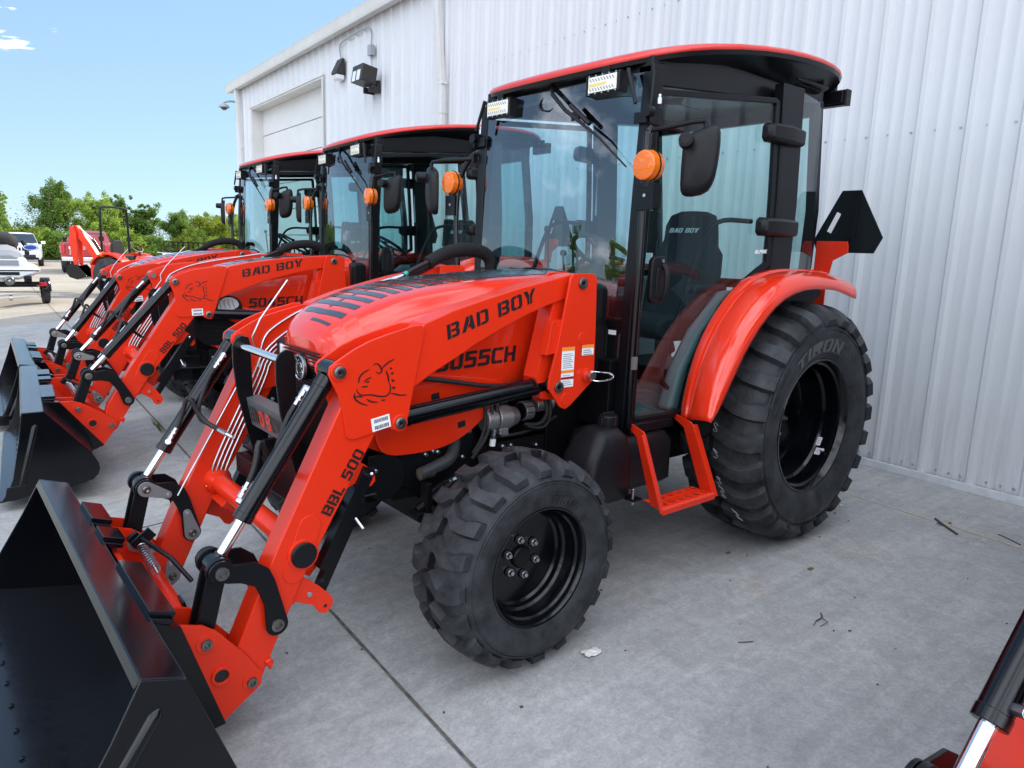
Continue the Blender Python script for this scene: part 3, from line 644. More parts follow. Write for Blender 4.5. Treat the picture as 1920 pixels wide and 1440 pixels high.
bx = [(-2.2, -50.6), (-3.6, -50.2), (-4.9, -50.8), (-6.0, -50.4), (-7.0, -50.6), (-8.3, -50.4), (-9.4, -51), (-10.6, -50.4), (-11.8, -50.2), (-12.8, -51), (-13.8, -50.4), (-15.2, -50.6), (1.6, -50.6), (0.3, -51.2), (-1.0, -50.4), (-16.6, -51)]
for k, ((x, y), lab) in enumerate(zip(bx, blabs)):
    put(BUSH, [0, 1, 2][(k*2+k//3) % 3], x, y, 1.0+0.12*math.sin(k*2.1), k*1.3, lab, 'bush', bgp, 1.0+0.2*math.sin(k*1.7))
hl = MB().mat(LEAF_B); rnd = random.Random(5)
for i in range(60):
    hl.sphere((rnd.uniform(-6, 26), -150+rnd.uniform(-12, 12), rnd.uniform(1.0, 6.0)), rnd.uniform(2.5, 4.5), 8)
V, F = [], []
for i in range(16000):
    c = Vector((rnd.uniform(-8, 30), -146+rnd.uniform(-8, 8), 0)); c.z = rnd.random()**0.6*(9.2-0.12*abs(c.x-10)+1.2*math.sin(c.x*0.7)); u = Vector((rnd.gauss(0, 1), rnd.gauss(0, 1), rnd.gauss(0, 1))).normalized(); w_ = u.orthogonal().normalized(); k = len(V)
    V += [c-u*.3, c+w_*.22, c+u*.3, c-w_*.22]; F.append((k, k+1, k+2, k+3))
hl.add(V, F); tag(hl.build('distant_treeline'), 'distant wood on the horizon beyond the white car', 'treeline', kind='stuff')
# trees on the open side of the lot, behind the photographer (they show only in the windscreens)
for k, (x, y, s_) in enumerate(((34, 6, 1.3), (36, 12, 1.2), (33, 16, 1.25), (37, -3, 1.1), (35, -10, 1.3), (36, 22, 1.1), (30, 27, 1.2), (38, -18, 1.2), (34, -26, 1.15))):
    put(TREES, k % 3, x, y, s_, k*1.1, 'green tree across the lot that only shows as a reflection', 'tree', 'reflected trees across the lot', s_*(0.8+0.1*(k % 3)))
# grass tufts along the kerb and one tuft in the joint
V, F = [], []; rnd = random.Random(9)
for i in range(7000):
    x, y = rnd.uniform(-22, 5), -48.9-rnd.random()**2*3.5; h_ = rnd.uniform(.12, .45); a = rnd.uniform(0, PI); k = len(V)
    V += [(x-.02*math.cos(a), y-.02*math.sin(a), -.1), (x+.02*math.cos(a), y+.02*math.sin(a), -.1), (x+rnd.uniform(-.1, .1), y+rnd.uniform(-.1, .1), h_)]; F.append((k, k+1, k+2))
me = bpy.data.meshes.new('grass'); me.from_pydata(V, [], F); me.materials.append(GRASSM); o = bpy.data.objects.new('grass', me); COL.objects.link(o); tag(o, 'rough grass growing along the kerb behind the lot', 'grass', kind='stuff')
V, F = [], []
for i in range(70):
    t = rnd.gauss(0, .11); x, y = 2.364+.0559*t+rnd.gauss(0, .006), -3.68+t; h_ = rnd.uniform(.02, .13); a = rnd.uniform(0, 6.28); k = len(V)
    V += [(x-.002*math.cos(a), y-.002*math.sin(a), 0), (x+.002*math.cos(a), y+.002*math.sin(a), 0), (x+math.cos(a+1.3)*h_*.5, y+math.sin(a+1.3)*h_*.5, h_)]; F.append((k, k+1, k+2))
me = bpy.data.meshes.new('weed_tuft'); me.from_pydata(V, [], F); me.materials.append(GRASSM); o = bpy.data.objects.new('weed_tuft', me); COL.objects.link(o); tag(o, 'thin weed tuft growing from the pavement joint between the tractors', 'weed')
o.location = (-0.03, -0.1, gz(2.33))

# line drawing of the dog emblem, as strokes in a unit square
DOG_PX = [[(990,402),(1000,362),(1030,337),(1068,324)], [(1092,302),(1115,290),(1140,312),(1152,345),(1132,366),(1108,345)], [(1152,332),(1185,302),(1240,281)],
 [(1025,402),(1050,384),(1078,379)], [(1040,402),(1050,406),(1062,400)], [(1008,428),(1030,433),(1050,431)],
 [(975,435),(980,465),(1008,488),(1060,488),(1110,510),(1160,521),(1192,502),(1201,462),(1192,432)], [(1176,348),(1190,392),(1189,430)],
 [(962,462),(952,492),(985,532),(1038,558)], [(958,488),(988,486),(1008,498)], [(1035,514),(1058,538),(1106,548)], [(1130,540),(1158,543)],
 [(1195,504),(1232,518),(1258,530),(1310,536)], [(1205,335),(1216,340),(1204,345)], [(1208,370),(1226,372),(1212,381)], [(1209,416),(1229,424),(1212,431)], [(1209,465),(1231,472),(1212,478)]]
DOG = [[((x-950)/360, 1-(y-270)/290) for x, y in pl] for pl in DOG_PX]
def ribbon(mb, pts, w, f, lift=0.0012):
    """tapered flat stroke; f maps (u, v, lift)"""
    P = [Vector(p) for p in pts]
    for _ in range(2):
        q = [P[0]]
        for a, b in zip(P, P[1:]): q += [a*.75+b*.25, a*.25+b*.75]
        q.append(P[-1]); P = q
    n = len(P); A, B = [], []
    for i, p in enumerate(P):
        d = (P[min(i+1, n-1)]-P[max(i-1, 0)]).normalized(); nn = Vector((-d.y, d.x)); t = i/(n-1); ww = w*(.22+.78*math.sin(PI*min(1, max(0, t)))**.7)
        A.append(f(p.x+nn.x*ww, p.y+nn.y*ww, lift)); B.append(f(p.x-nn.x*ww, p.y-nn.y*ww, lift))
    mb.quadstrip(A, B)
# ------------------------------------------------------------------ tractor: wheels
def profile_interp(prof, s):
    """prof list of (y, r); s in [0,1] along its length -> point, normal (outward in the y-r plane)"""
    L = [0]
    for a, b in zip(prof, prof[1:]): L.append(L[-1]+math.hypot(b[0]-a[0], b[1]-a[1]))
    t = max(0, min(1, s))*L[-1]
    for i in range(len(prof)-1):
        if t <= L[i+1] or i == len(prof)-2:
            q = (t-L[i])/(L[i+1]-L[i]+1e-9); a, b = prof[i], prof[i+1]
            p = (a[0]+(b[0]-a[0])*q, a[1]+(b[1]-a[1])*q); d = (b[0]-a[0], b[1]-a[1]); l = math.hypot(*d)+1e-9
            return p, (-d[1]/l, d[0]/l)
def smooth_open(p):
    q = [p[0]]
    for a, b in zip(p, p[1:]): q += [(a[0]*.75+b[0]*.25, a[1]*.75+b[1]*.25), (a[0]*.25+b[0]*.75, a[1]*.25+b[1]*.75)]
    return q+[p[-1]]
def wheel(parent, c, side, kind):
    """c = centre of the tyre; side +1 when the outside faces +y"""
    cx, cy, cz = c
    w = bpy.data.objects.new('wheel', None); COL.objects.link(w); w.parent = parent
    if kind == 'front':
        prof = [(0, .400), (.07, .399), (.115, .388), (.148, .366), (.160, .352), (.163, .345), (.166, .340), (.170, .318), (.168, .290), (.160, .262), (.150, .243), (.145, .236)]
        n_l, lug_h, s_end, lw, rim_r = 20, .030, .49, .0285, .237
        rim = [(.147, .243), (.152, .240), (.150, .233), (.138, .226), (.120, .222), (.112, .214), (.100, .212), (.085, .2105), (.060, .209), (.050, .200), (.030, .196), (.022, .186), (.018, .150), (.018, .050), (.020, .0)]
        bolts = (6, .077, .018, .0175); bolt_a = 80
    else:
        prof = [(0, .652), (.10, .649), (.17, .636), (.215, .606), (.228, .578), (.234, .555), (.238, .52), (.236, .475), (.226, .425), (.212, .392), (.206, .378)]
        n_l, lug_h, s_end, lw, rim_r = 24, .040, .52, .041, .378
        rim = [(.210, .388), (.214, .384), (.212, .374), (.196, .366), (.178, .360), (.170, .348), (.150, .344), (.120, .342), (.095, .341), (.080, .330), (.020, .325), (-.02, .322), (-.045, .315), (-.060, .290), (-.062, .20), (-.062, .09), (-.05, .07), (-.05, .0)]
        bolts = (8, .135, -.062, .019); bolt_a = 10
    fullp = [(-a, b) for a, b in reversed(prof[1:])]+prof
    mb = MB().mat(RUBBER)
    mb.lathe([(p[0]*1.0, p[1]) for p in smooth_open(fullp)], (cx, cy, cz), 120, 'y', caps=False)
    ringr = prof[5][1]
    # lugs on both halves
    for half in (1, -1):
        for k in range(n_l):
            base = 2*PI*(k+(0.5 if half < 0 else 0))/n_l
            st = [(0.012, .040), (.08, .010), (.20, -.055), (.34, -.050), (s_end*.82, -.028), (s_end, -.012), (s_end+.045, -.006)]
            if kind == 'rear': st = [(0.012, .060), (.08, .030), (.22, -.020), (.36, -.035), (s_end*.84, -.028), (s_end, -.018), (s_end+.05, -.012)]
            rows = []
            for j, (s_, th) in enumerate(st):
                p, nn = profile_interp(prof, s_)
                if nn[1] < 0 and nn[0] < 0: nn = (-nn[0], -nn[1])
                h = lug_h if j < len(st)-2 else (lug_h*0.92 if j == len(st)-2 else lug_h*.30)
                half_w = lw*(0.85 if 0 < j < 4 else 1.0)
                a0 = base+th
                def pt(da, hh):
                    yy = (p[0]+nn[0]*hh)*half; r_ = p[1]+nn[1]*hh; a = a0+da/max(.2, p[1])
                    return (cx+r_*math.cos(a), cy+yy*side, cz+r_*math.sin(a))
                rows.append([pt(-half_w*1.32, -.006), pt(-half_w*.92, h), pt(half_w*.92, h), pt(half_w*1.32, -.006)])
            mb.rings(rows, caps=True, closed=False)
            mb.add(rows[0], [tuple(range(4))]); mb.add(rows[-1], [tuple(range(4))])
    # raised ring around the sidewall
    for yy, rr in ((prof[4][0]+.002, prof[4][1]), (prof[5][0]+.001, prof[5][1]-.004)):
        mb.lathe([(yy*side-.0, rr+.004), (yy*side+.0035*side, rr+.002), (yy*side+.0035*side, rr-.002), (yy*side, rr-.004)], (cx, cy, cz), 96, 'y', caps=False)
    ty = mb.build('tyre', w, sharp=24)
    mb = MB().mat(BLACK); mb.lathe([(a*side, b) for a, b in rim], (cx, cy, cz), 72, 'y', caps=False)
    if kind == 'front': mb.lathe([(-.15*side, .24), (-.10*side, .215), (.02*side, .185)], (cx, cy, cz), 48, 'y', caps=False)
    else: mb.lathe([(-.21*side, .385), (-.16*side, .35), (-.05*side, .315)], (cx, cy, cz), 48, 'y', caps=False)
    mb.build('rim', w, sharp=30)
    if kind == 'front':
        mb = MB().mat(SATIN); mb.lathe([(.016*side, .046), (.030*side, .045), (.036*side, .040), (.038*side, .025), (.036*side, 0.001)], (cx, cy, cz), 32, 'y', caps=True); mb.build('hub_cap', w)
    else:
        mb = MB().mat(DARK); mb.lathe([(-.06*side, .062), (-.02*side, .058), (-.01*side, .045), (-.01*side, .001)], (cx, cy, cz), 32, 'y', caps=True); mb.build('hub_cap', w)
    for k in range(bolts[0]):
        a = R(bolt_a)+2*PI*k/bolts[0]; bx_, bz_ = cx+bolts[1]*math.cos(a), cz+bolts[1]*math.sin(a); by = cy+bolts[2]*side
        mb = MB().mat(SATIN); mb.cyl((bx_, by, bz_), (bx_, by+.006*side, bz_), bolts[3]*1.1, n=16)
        mb.mat(ZINC); mb.cyl((bx_, by+.004*side, bz_), (bx_, by+.018*side, bz_), bolts[3]*.92, n=6); mb.cyl((bx_, by+.018*side, bz_), (bx_, by+.030*side, bz_), bolts[3]*.62, bolts[3]*.5, n=12)
        mb.build('bolt', w, bevel=.001, seg=1)
    # lettering on the outer sidewall
    def arc_map(a_mid, r_base, tw):
        def f(u, v, h):
            a = a_mid+(u-tw/2)/r_base*side*1.0
            r_ = r_base+v
            # lateral position on the sidewall at this radius
            yy = prof[-1][0]
            for q0, q1 in zip(prof, prof[1:]):
                if q1[1] <= r_ <= q0[1]: yy = q0[0]+(q1[0]-q0[0])*((q0[1]-r_)/(q0[1]-q1[1]+1e-9)); break
            return (cx+r_*math.cos(a), cy+(yy+.0012+h)*side, cz+r_*math.sin(a))
        return f
    if kind == 'rear' and side > 0:
        ck = MB().mat(CHALKW); rnd = random.Random(12)
        for (a0, y0) in ((2, .03), (-9, .04), (-22, .05), (-26, .055), (-30, .06), (-40, .10), (-44, .11)):
            pts_ = []
            for k_ in range(9):
                aa = R(a0)+.022*math.sin(k_*1.1+a0)+.008*k_; yy = y0+.014*math.cos(k_*1.5+a0); pts_.append((cx+.697*math.cos(aa), cy+yy, cz+.697*math.sin(aa)))
            ck.tube(pts_, .0016, 4)
        ck.build('crayon_mark', w)
    if kind == 'rear' and side > 0:
        for (aa, sz_, yo_) in ((R(208), .052, .098), (R(219), .044, .118)):
            q_ = Matrix.Rotation(-aa, 3, 'Y'); c0 = Vector((cx, cy+yo_, cz))+q_ @ Vector((.335, 0, 0))
            lm = MB().mat(WHITE); lm.box(c0, (.0015, .032, sz_), q_); lm.mat(GREYINK)
            for t_ in (-.3, -.1, .1, .3): lm.box(c0+q_ @ Vector((-.0012, 0, sz_*t_)), (.001, .022, .003), q_)
            lm.build('rim_label', w)
        vv = MB().mat(STEEL); q_ = Matrix.Rotation(-R(218), 3, 'Y'); c0 = Vector((cx, cy+.135, cz))+q_ @ Vector((.338, 0, 0)); vv.cyl(c0, c0+q_ @ Vector((-.03, .02, 0)), .009, n=16); vv.build('valve', w)
    if kind == 'rear':
        # darker lettering field, then the raised maker's name
        fm = MB().mat(INK); fm2 = arc_map(R(66), .415, .74); n = 48
        fm.quadstrip([fm2(.74*i/n, .006, .0) for i in range(n+1)], [fm2(.74*i/n, .092, .0) for i in range(n+1)]); fm.build('lettering_field', w)
        decal('TIRON', arc_map(R(80), .428, .46), .46, .070, TIRETXT, slant=.05, thick=.002).build('lettering', w)
    else:
        decal('TIRON', arc_map(R(112), .262, .17), .17, .030, RUBBER, slant=.05, thick=.003).build('lettering', w)
    return w

# ------------------------------------------------------------------ tractor: everything but the loader
def label_mesh(parent, x0, z0, x1, z1, y, kind, s=1):
    """printed sticker on a side plane; x0 > x1 is the direction of reading on the near side"""
    mb = MB().mat(WHITE); lift = .0012*s
    def q(a, b, c, d, yy): mb.add([(a, yy, b), (c, yy, b), (c, yy, d), (a, yy, d)], [(0, 1, 2, 3)])
    q(x0, z0, x1, z1, y+lift)
    w_, h_ = x1-x0, z1-z0
    if kind == 'barcode':
        mb.mat(INK); rnd = random.Random(4)
        for (b0, b1) in ((.58, .86), (.12, .42)):
            u = .10
            while u < .88:
                k = rnd.uniform(.012, .035); q(x0+w_*u, z0+h_*b0, x0+w_*(u+k), z0+h_*b1, y+lift*2); u += k+rnd.uniform(.012, .03)
    else:
        rows = {'tall': 17, 'small': 3, 'cab': 26}[kind]
        mb.mat(ORANGE); q(x0, z1-h_*(.09 if kind != 'small' else .3), x1, z1, y+lift*2)
        if kind == 'tall':
            q(x0, z0+h_*.36, x1, z0+h_*.43, y+lift*2); mb.mat(DREDL); q(x0, z0+h_*.20, x1, z0+h_*.26, y+lift*2)
        mb.mat(GREYINK)
        for k in range(rows):
            zz = z0+h_*(.05+(.82 if kind != 'small' else .6)*k/rows)
            if kind == 'tall' and (.17 < (zz-z0)/h_ < .28 or .33 < (zz-z0)/h_ < .45): continue
            q(x0+w_*.1, zz, x0+w_*(.9-.25*((k*7) % 3)/3), zz+h_*.38/rows*.6, y+lift*2)
    return mb.build("warning_label" if kind != 'barcode' else 'barcode_label', parent)

HOOD_X = [2.612, 2.600, 2.575, 2.54, 2.49, 2.42, 2.30, 2.15, 1.95, 1.75, 1.55, 1.40, 1.30]
HOOD_Z = [1.215, 1.245, 1.275, 1.305, 1.338, 1.372, 1.412, 1.444, 1.472, 1.490, 1.502, 1.508, 1.510]
HOOD_W = [.16, .23, .275, .305, .325, .340, .352, .360, .365, .368, .370, .370, .370]
HOOD_B = [1.19, 1.185, 1.18, 1.17, .79, .757, .750, .757, .845, .985, 1.035, 1.04, 1.04]
def hood_top(x, y):
    for i in range(len(HOOD_X)-1):
        if HOOD_X[i+1] <= x <= HOOD_X[i]:
            t = (HOOD_X[i]-x)/(HOOD_X[i]-HOOD_X[i+1]); zt = HOOD_Z[i]+(HOOD_Z[i+1]-HOOD_Z[i])*t; w = HOOD_W[i]+(HOOD_W[i+1]-HOOD_W[i])*t; break
    else: zt, w = HOOD_Z[0], HOOD_W[0]
    return zt-hood_drop(abs(y)/w)
def hood_drop(q):
    return 0.035*q**2+0.075*max(0, (q-.72)/.28)**2.2 if q < 1 else .11
def hood_section(i):
    zt, w, zb = HOOD_Z[i], HOOD_W[i], HOOD_B[i]
    pts = []
    for q in (0, .2, .4, .55, .68, .78, .86, .92, .965, 1.0): pts.append((q*w, zt-hood_drop(q)))
    zs = zt-.11
    if i < 4:
        for t in (.3, .6, 1.0): pts.append((w+.004*t, zs+(min(zb, zs-.004)-zs)*t))
        pts += [(w+.004, min(zb, zs-.004)-.0005)]*2
    else:
        side_lo = max(zb, .70)
        for t in (.12, .35, .62, .85, 1.0):
            bul = .012*math.sin(PI*min(1, t*1.1)); pts.append((w+.004+bul-.012*(t > .9), zs+(side_lo-zs)*t))
    return pts
def build_static(root, serial, cover=True):
    A = lambda n, l=None: None
    # --- chassis and engine: dark mechanical mass
    ch = MB().mat(DARK)
    ch.box((1.55, 0, .62), (1.7, .30, .30)); ch.box((2.35, .19, .66), (.75, .03, .16)); ch.box((2.35, -.19, .66), (.75, .03, .16))
    ch.box((1.75, 0, .86), (.75, .36, .34)); ch.box((1.30, 0, .70), (.35, .62, .62)); ch.box((.55, 0, .58), (1.3, .46, .42)); ch.box((0.0, 0, .70), (.5, .9, .40))
    ch.box((2.09, 0, .42), (.16, 1.10, .13)); ch.cyl((2.09, .50, .40), (2.09, .72, .40), .10, n=24); ch.cyl((2.09, -.50, .40), (2.09, -.72, .40), .10, n=24)
    ch.cyl((0, .3, .69), (0, .66, .69), .16, .13, n=24); ch.cyl((0, -.3, .69), (0, -.66, .69), .16, .13, n=24)
    ch.box((2.20, .26, .63), (.34, .14, .20)); ch.box((1.98, .27, .53), (.4, .06, .06))
    for i in range(7): ch.box((1.62+.09*i, .235, .80), (.05, .06, .26))
    ch.box((1.22, 0, .92), (.10, 1.06, .34)); ch.box((.65, 0, .76), (1.05, 1.10, .05))
    chs = ch.build('chassis', root, bevel=.008)
    for (x, y, z) in ((2.216, .345, .723), (2.177, .345, .732), (2.154, .345, .724), (2.02, .345, .680), (1.985, .345, .795), (1.81, .372, .704), (1.76, .372, .702), (1.60, .372, .680), (2.475, .375, .70)):
        b = MB().mat(ZINC); b.cyl((x, y, z), (x, y+.012, z), .011, n=6); b.cyl((x, y+.01, z), (x, y+.02, z), .006, n=8); b.build('bolt', chs)
    st = MB().mat(ALU); st.cyl((1.865, .375, .842), (1.925, .375, .842), .052, n=28); st.cyl((1.785, .375, .842), (1.86, .375, .842), .057, n=28); st.cyl((1.735, .375, .842), (1.785, .375, .842), .040, .053, n=28)
    st.box((1.83, .40, .785), (.05, .03, .03)); st.cyl((1.80, .40, .77), (1.84, .40, .77), .013, n=8); sto = st.build('starter_motor', root, bevel=.004)
    st = MB().mat(ALU); st.cyl((1.65, .375, .858), (1.70, .375, .858), .047, n=28); st.mat(DARK); st.cyl((1.70, .375, .858), (1.706, .375, .858), .040, n=28)
    for k in range(10): st.box((1.675+.0*k, .375+.047*math.cos(k*.6), .858+.047*math.sin(k*.6)), (.05, .004, .004))
    st.build('alternator', root, bevel=.003)
    st = MB().mat(ALU); st.cyl((1.50, .36, .875), (1.61, .36, .875), .036, n=24); st.mat(ZINC); st.cyl((1.49, .36, .875), (1.50, .36, .875), .020, n=12); st.build('hydraulic_filter', root, bevel=.004)
    ft = MB().mat(ZINC); ft.cyl((1.885, .40, .755), (1.878, .40, .80), .012, n=8); ft.cyl((1.885, .40, .765), (1.885, .40, .775), .015, n=6); ft.mat(WHITE); ft.cyl((1.888, .40, .722), (1.885, .40, .755), .0145, n=14); ft.build('hose_fitting', root)
    for pts_ in ([(1.93, .395, .95), (1.93, .40, .84), (1.95, .40, .76), (1.99, .39, .70)], [(1.90, .40, .94), (1.90, .41, .86), (1.93, .41, .77), (2.00, .40, .68)], [(1.88, .40, .80), (1.87, .405, .90), (1.85, .38, .98)], [(1.70, .40, .80), (1.62, .42, .79), (1.56, .41, .83), (1.56, .39, .92), (1.62, .36, .96)], [(1.69, .41, .79), (1.60, .43, .77), (1.54, .41, .82), (1.535, .39, .93)], [(1.86, .37, .755), (1.74, .385, .752), (1.60, .385, .765), (1.46, .36, .80)], [(2.28, .42, 1.072), (2.15, .42, 1.05), (2.0, .42, 1.018), (1.85, .42, 1.0), (1.74, .41, 1.01)]):
        hz = MB().mat(HOSE); hz.tube(pts_, .0085 if len(pts_) == 4 else .0105, 8, smooth=2); hz.build('hydraulic_hose', root)
    ex = MB().mat(EXH); ex.tube([(2.03, .27, .90), (2.035, .30, .82), (2.06, .35, .74), (2.12, .40, .695), (2.20, .405, .675), (2.275, .41, .660)], .0275, 20, smooth=2)
    ex.lathe([(-.01, .0275), (.006, .0285), (.006, .0245), (-.06, .0245)], (2.277, .41, .660), 24, 'x'); exo = ex.build('exhaust_pipe', root)
    eo = MB().mat(BARK); eo.cyl((2.270, .41, .661), (2.281, .4105, .659), .0235, n=20); eo.build('pipe_opening', exo)
    cvp = MB().mat(DARK); cvp.prism([(2.36, .74), (2.36, .60), (2.20, .56), (1.98, .62), (1.93, .70), (1.97, .82), (2.02, .76), (2.10, .745)], .335, .345); cvp.prism(arc(2.43, .66, .10, 90, 250, 10)+[(2.45, .56), (2.50, .60), (2.50, .76)], .36, .375)
    cvp.box((1.72, .345, .700), (.36, .05, .045)); cvp.prism([(1.95, .73), (1.95, .66), (1.54, .64), (1.54, .70)], .36, .372); cvp.cyl((2.30, .42, .505), (2.14, .44, .60), .021, n=14); cvp.cyl((2.31, .40, .49), (2.31, .47, .49), .020, n=12); cvp.box((2.26, .43, .56), (.03, .05, .13)); cvp.cyl((2.22, .38, .545), (2.06, .38, .60), .030, n=16); cvp.box((2.10, .40, .55), (.08, .08, .06))
    cvp.build('engine_bracket', root, bevel=.004)
    sfz = MB().mat(ZINC); sfz.cyl((2.155, .43, .603), (2.095, .43, .618), .010, n=10); sfz.cyl((2.14, .43, .607), (2.128, .43, .610), .013, n=6); sfz.mat(WHITE); sfz.cyl((2.092, .43, .618), (2.072, .43, .622), .0125, n=12); sfz.build('hose_fitting', root)
    # --- radiator, grille, emblem, headlights
    gr = MB().mat(DARK); gr.prism([(2.595, 1.18), (2.585, 1.02), (2.52, .80), (2.46, .74), (2.36, .74), (2.36, 1.18)], -.235, .235); grl = gr.build('grille', root, bevel=.03, seg=3)
    ms = MB().mat(PLAST)
    for i in range(26):
        z = .80+.0145*i; x = 2.52+(z-.80)*.27+.004; ms.box((x, 0, z), (.012, .36, .005))
    for i in range(22): ms.prism([(2.60, 1.17), (2.602, 1.165), (2.54, .81), (2.53, .81)], -.205+.0195*i, -.201+.0195*i)
    ms.build('mesh', grl)
    em = MB().mat(SATIN); em.cyl((2.598, 0, 1.085), (2.628, 0, 1.085), .055, n=40); em.mat(ZINC); em.lathe([(0, .058), (.012, .056), (.014, .050), (.010, .047)], (2.620, 0, 1.085), 40, 'x')
    for pl in DOG: em.tube([(2.632, -(p[0]-.5)*.085, 1.085+(p[1]-.5)*.075) for p in pl], .0022, 6)
    em.build('emblem', root)
    for s in (1, -1):
        hl_ = MB().mat(PLAST); hl_.prism([(2.60, 1.175), (2.60, 1.08), (2.545, 1.00), (2.40, 1.00), (2.40, 1.175)], s*.20, s*.335); hd = hl_.build('headlight', root, bevel=.02)
        le = MB().mat(LAMPGL); le.box((2.59, s*.27, 1.12), (.03, .10, .07), Matrix.Rotation(R(18)*s, 3, 'Z')); le.build('lens', hd, bevel=.008)
        le = MB().mat(CHROME); le.box((2.578, s*.275, 1.055), (.02, .10, .035), Matrix.Rotation(R(18)*s, 3, 'Z')); le.build('reflector', hd, bevel=.005)
    # --- hood
    hb = MB().mat(RED2)
    secs = [hood_section(i) for i in range(len(HOOD_X))]
    for (i0, i1) in ((0, 4), (4, len(HOOD_X))):
        ring = []
        for i in range(i0, i1): ring.append([(HOOD_X[i], -p[0], p[1]) for p in reversed(secs[i][1:])]+[(HOOD_X[i], p[0], p[1]) for p in secs[i]])
        hb.rings(ring, caps=False, closed=False)
        if i0 == 0: hb.add(ring[0], [tuple(range(len(ring[0])))])
    # join nose part to the side panels
    a = [(HOOD_X[3], p[0], p[1]) for p in secs[3][:10]]; b = [(HOOD_X[4], p[0], p[1]) for p in secs[4][:10]]
    hb.quadstrip(a, b); hb.quadstrip([(x, -y, z) for x, y, z in a], [(x, -y, z) for x, y, z in b])
    hood = hb.build('hood', root, sharp=50)
    for s in (1, -1):
        cv = MB().mat(RED2)   # raised crease and belly panel on the side
        cv.prism(smooth_closed([(2.47, .80), (2.42, .752), (2.30, .742), (2.15, .745), (2.03, .785), (1.93, .85), (1.86, .92), (1.80, .99), (1.85, 1.03), (2.3, 1.09), (2.46, 1.10), (2.49, .95)], 2), s*.372, s*.385); cv.build('side_panel', hood, bevel=.006)
        vt = MB().mat(INK)
        for (x, z) in ((2.19, .985), (2.05, .845)): vt.add([(x-.02, s*.3865, z-.014), (x+.022, s*.3865, z-.018), (x+.024, s*.3865, z+.008), (x-.016, s*.3865, z+.014)], [(0, 1, 2, 3)])
        vt.build('vent', hood)
    # stripes on the hood top, following its curve
    sb = MB().mat(STRIPE)
    def patch(x0, x1, ya, yb, ya2=None, yb2=None, sw=0.0):
        nx, ny = max(2, int(abs(x1-x0)/.03)+1), 12; ya2 = ya if ya2 is None else ya2; yb2 = yb if yb2 is None else yb2; g = []
        for i in range(nx+1):
            t = i/nx; x = x0+(x1-x0)*t; a_, b_ = ya+(ya2-ya)*t, yb+(yb2-yb)*t
            g.append([(x-sw*abs(a_+(b_-a_)*j/ny), a_+(b_-a_)*j/ny, hood_top(x-sw*abs(a_+(b_-a_)*j/ny), a_+(b_-a_)*j/ny)+.0018) for j in range(ny+1)])
        sb.rings(g, caps=False, closed=False)
    patch(2.568, 2.556, -.02, .15, -.02, .16); 
    xs_ = [2.535-.0585*k_ for k_ in range(11)]
    for k, x in enumerate(xs_):
        wd = .027+.0022*k; yo = .185+.0035*k
        patch(x, x-wd, -yo, yo, sw=.06)
    patch(1.885, 1.31, -.215, .225); patch(2.49, 1.88, -.006, .010)
    sb.build('stripe_decal', hood)
    for s in (1, -1):
        f = plane_map((2.190, .3700+.012, 1.085), (-1, 0, .045), (.03, 0, 1)) if s > 0 else plane_map((1.74, -.382, 1.10), (1, 0, -.045), (.03, 0, 1))
        decal(serial, f, .44, .072, INK, slant=.10, thick=.003).build('lettering', hood)
    # --- cab body
    fr = MB().mat(FRAMEB)
    hw0, hw1 = .60, .72        # half widths at the front and at the rear pillars
    for s in (1, -1):
        fr.rings([[(x-.035, s*(y-.05), z), (x+.03, s*(y-.055), z), (x+.032, s*(y+.01), z), (x-.035, s*(y+.015), z)] for (x, y, z) in ((1.215, .60, .76), (1.225, .62, 1.3), (1.215, .63, 1.9), (1.185, .63, 2.42))])
        fr.rings([[(x-.10, s*(y-.05), z), (x+.10, s*(y-.06), z), (x+.10, s*(y+.00), z), (x-.10, s*(y+.005), z)] for (x, y, z) in ((.09, .69, 1.42), (.10, .70, 1.9), (.14, .70, 2.52))])
        fr.rings([[(x-.03, s*(y-.05), z), (x+.03, s*(y-.06), z), (x+.03, s*(y+.0), z), (x-.03, s*(y+.0), z)] for (x, y, z) in ((-.40, .60, 1.45), (-.38, .62, 1.9), (-.30, .62, 2.52))])
        # header and sill
        fr.prism([(1.20, 2.36), (.18, 2.45), (-.32, 2.50), (-.32, 2.61), (.4, 2.60), (.9, 2.55), (1.20, 2.49)], s*.53, s*.612)
        fr.prism([(1.24, .74), (1.24, .79), (.92, .79), (.90, .74)], s*.58, s*.66)
    fr.prism([(1.20, 2.395), (1.12, 2.395), (1.12, 2.47), (1.20, 2.455)], -.62, .62)
    fr.box((1.215, 0, 1.27), (.03, 1.18, .05)); fr.box((-.38, 0, 1.44), (.05, 1.2, .06)); fr.box((-.33, 0, 2.53), (.05, 1.2, .18))
    fr.build('cab_frame', root, bevel=.008)
    fl_ = MB().mat(FLOORM); fl_.box((.62, 0, .79), (1.1, 1.12, .02)); fl_.build('cab_floor', root)
    gd = MB().mat(SEATG)
    for s in (1, -1): gd.prism([(.88, .80), (.80, 1.02), (.66, 1.22), (.42, 1.42), (-.35, 1.46), (-.35, .80)], s*.60, s*.50)
    gd.build('inner_fender', root, bevel=.03)
    # windscreen: bowed sheet; lower front panes
    def bow(y, b=.050): return .030+b*(1-(y/.62)**2)
    ws = MB().mat(GLASSF); g = []
    for i in range(13):
        z = 1.285+(2.42-1.285)*i/12; xf = 1.215-.04*(i/12)**1.5
        g.append([(xf+bow(-.632+1.264*j/24), (-.632+1.264*j/24), z) for j in range(25)])
    ws.rings(g, caps=False, closed=False); ws.build('windscreen', root)
    fsk = MB().mat(INK)
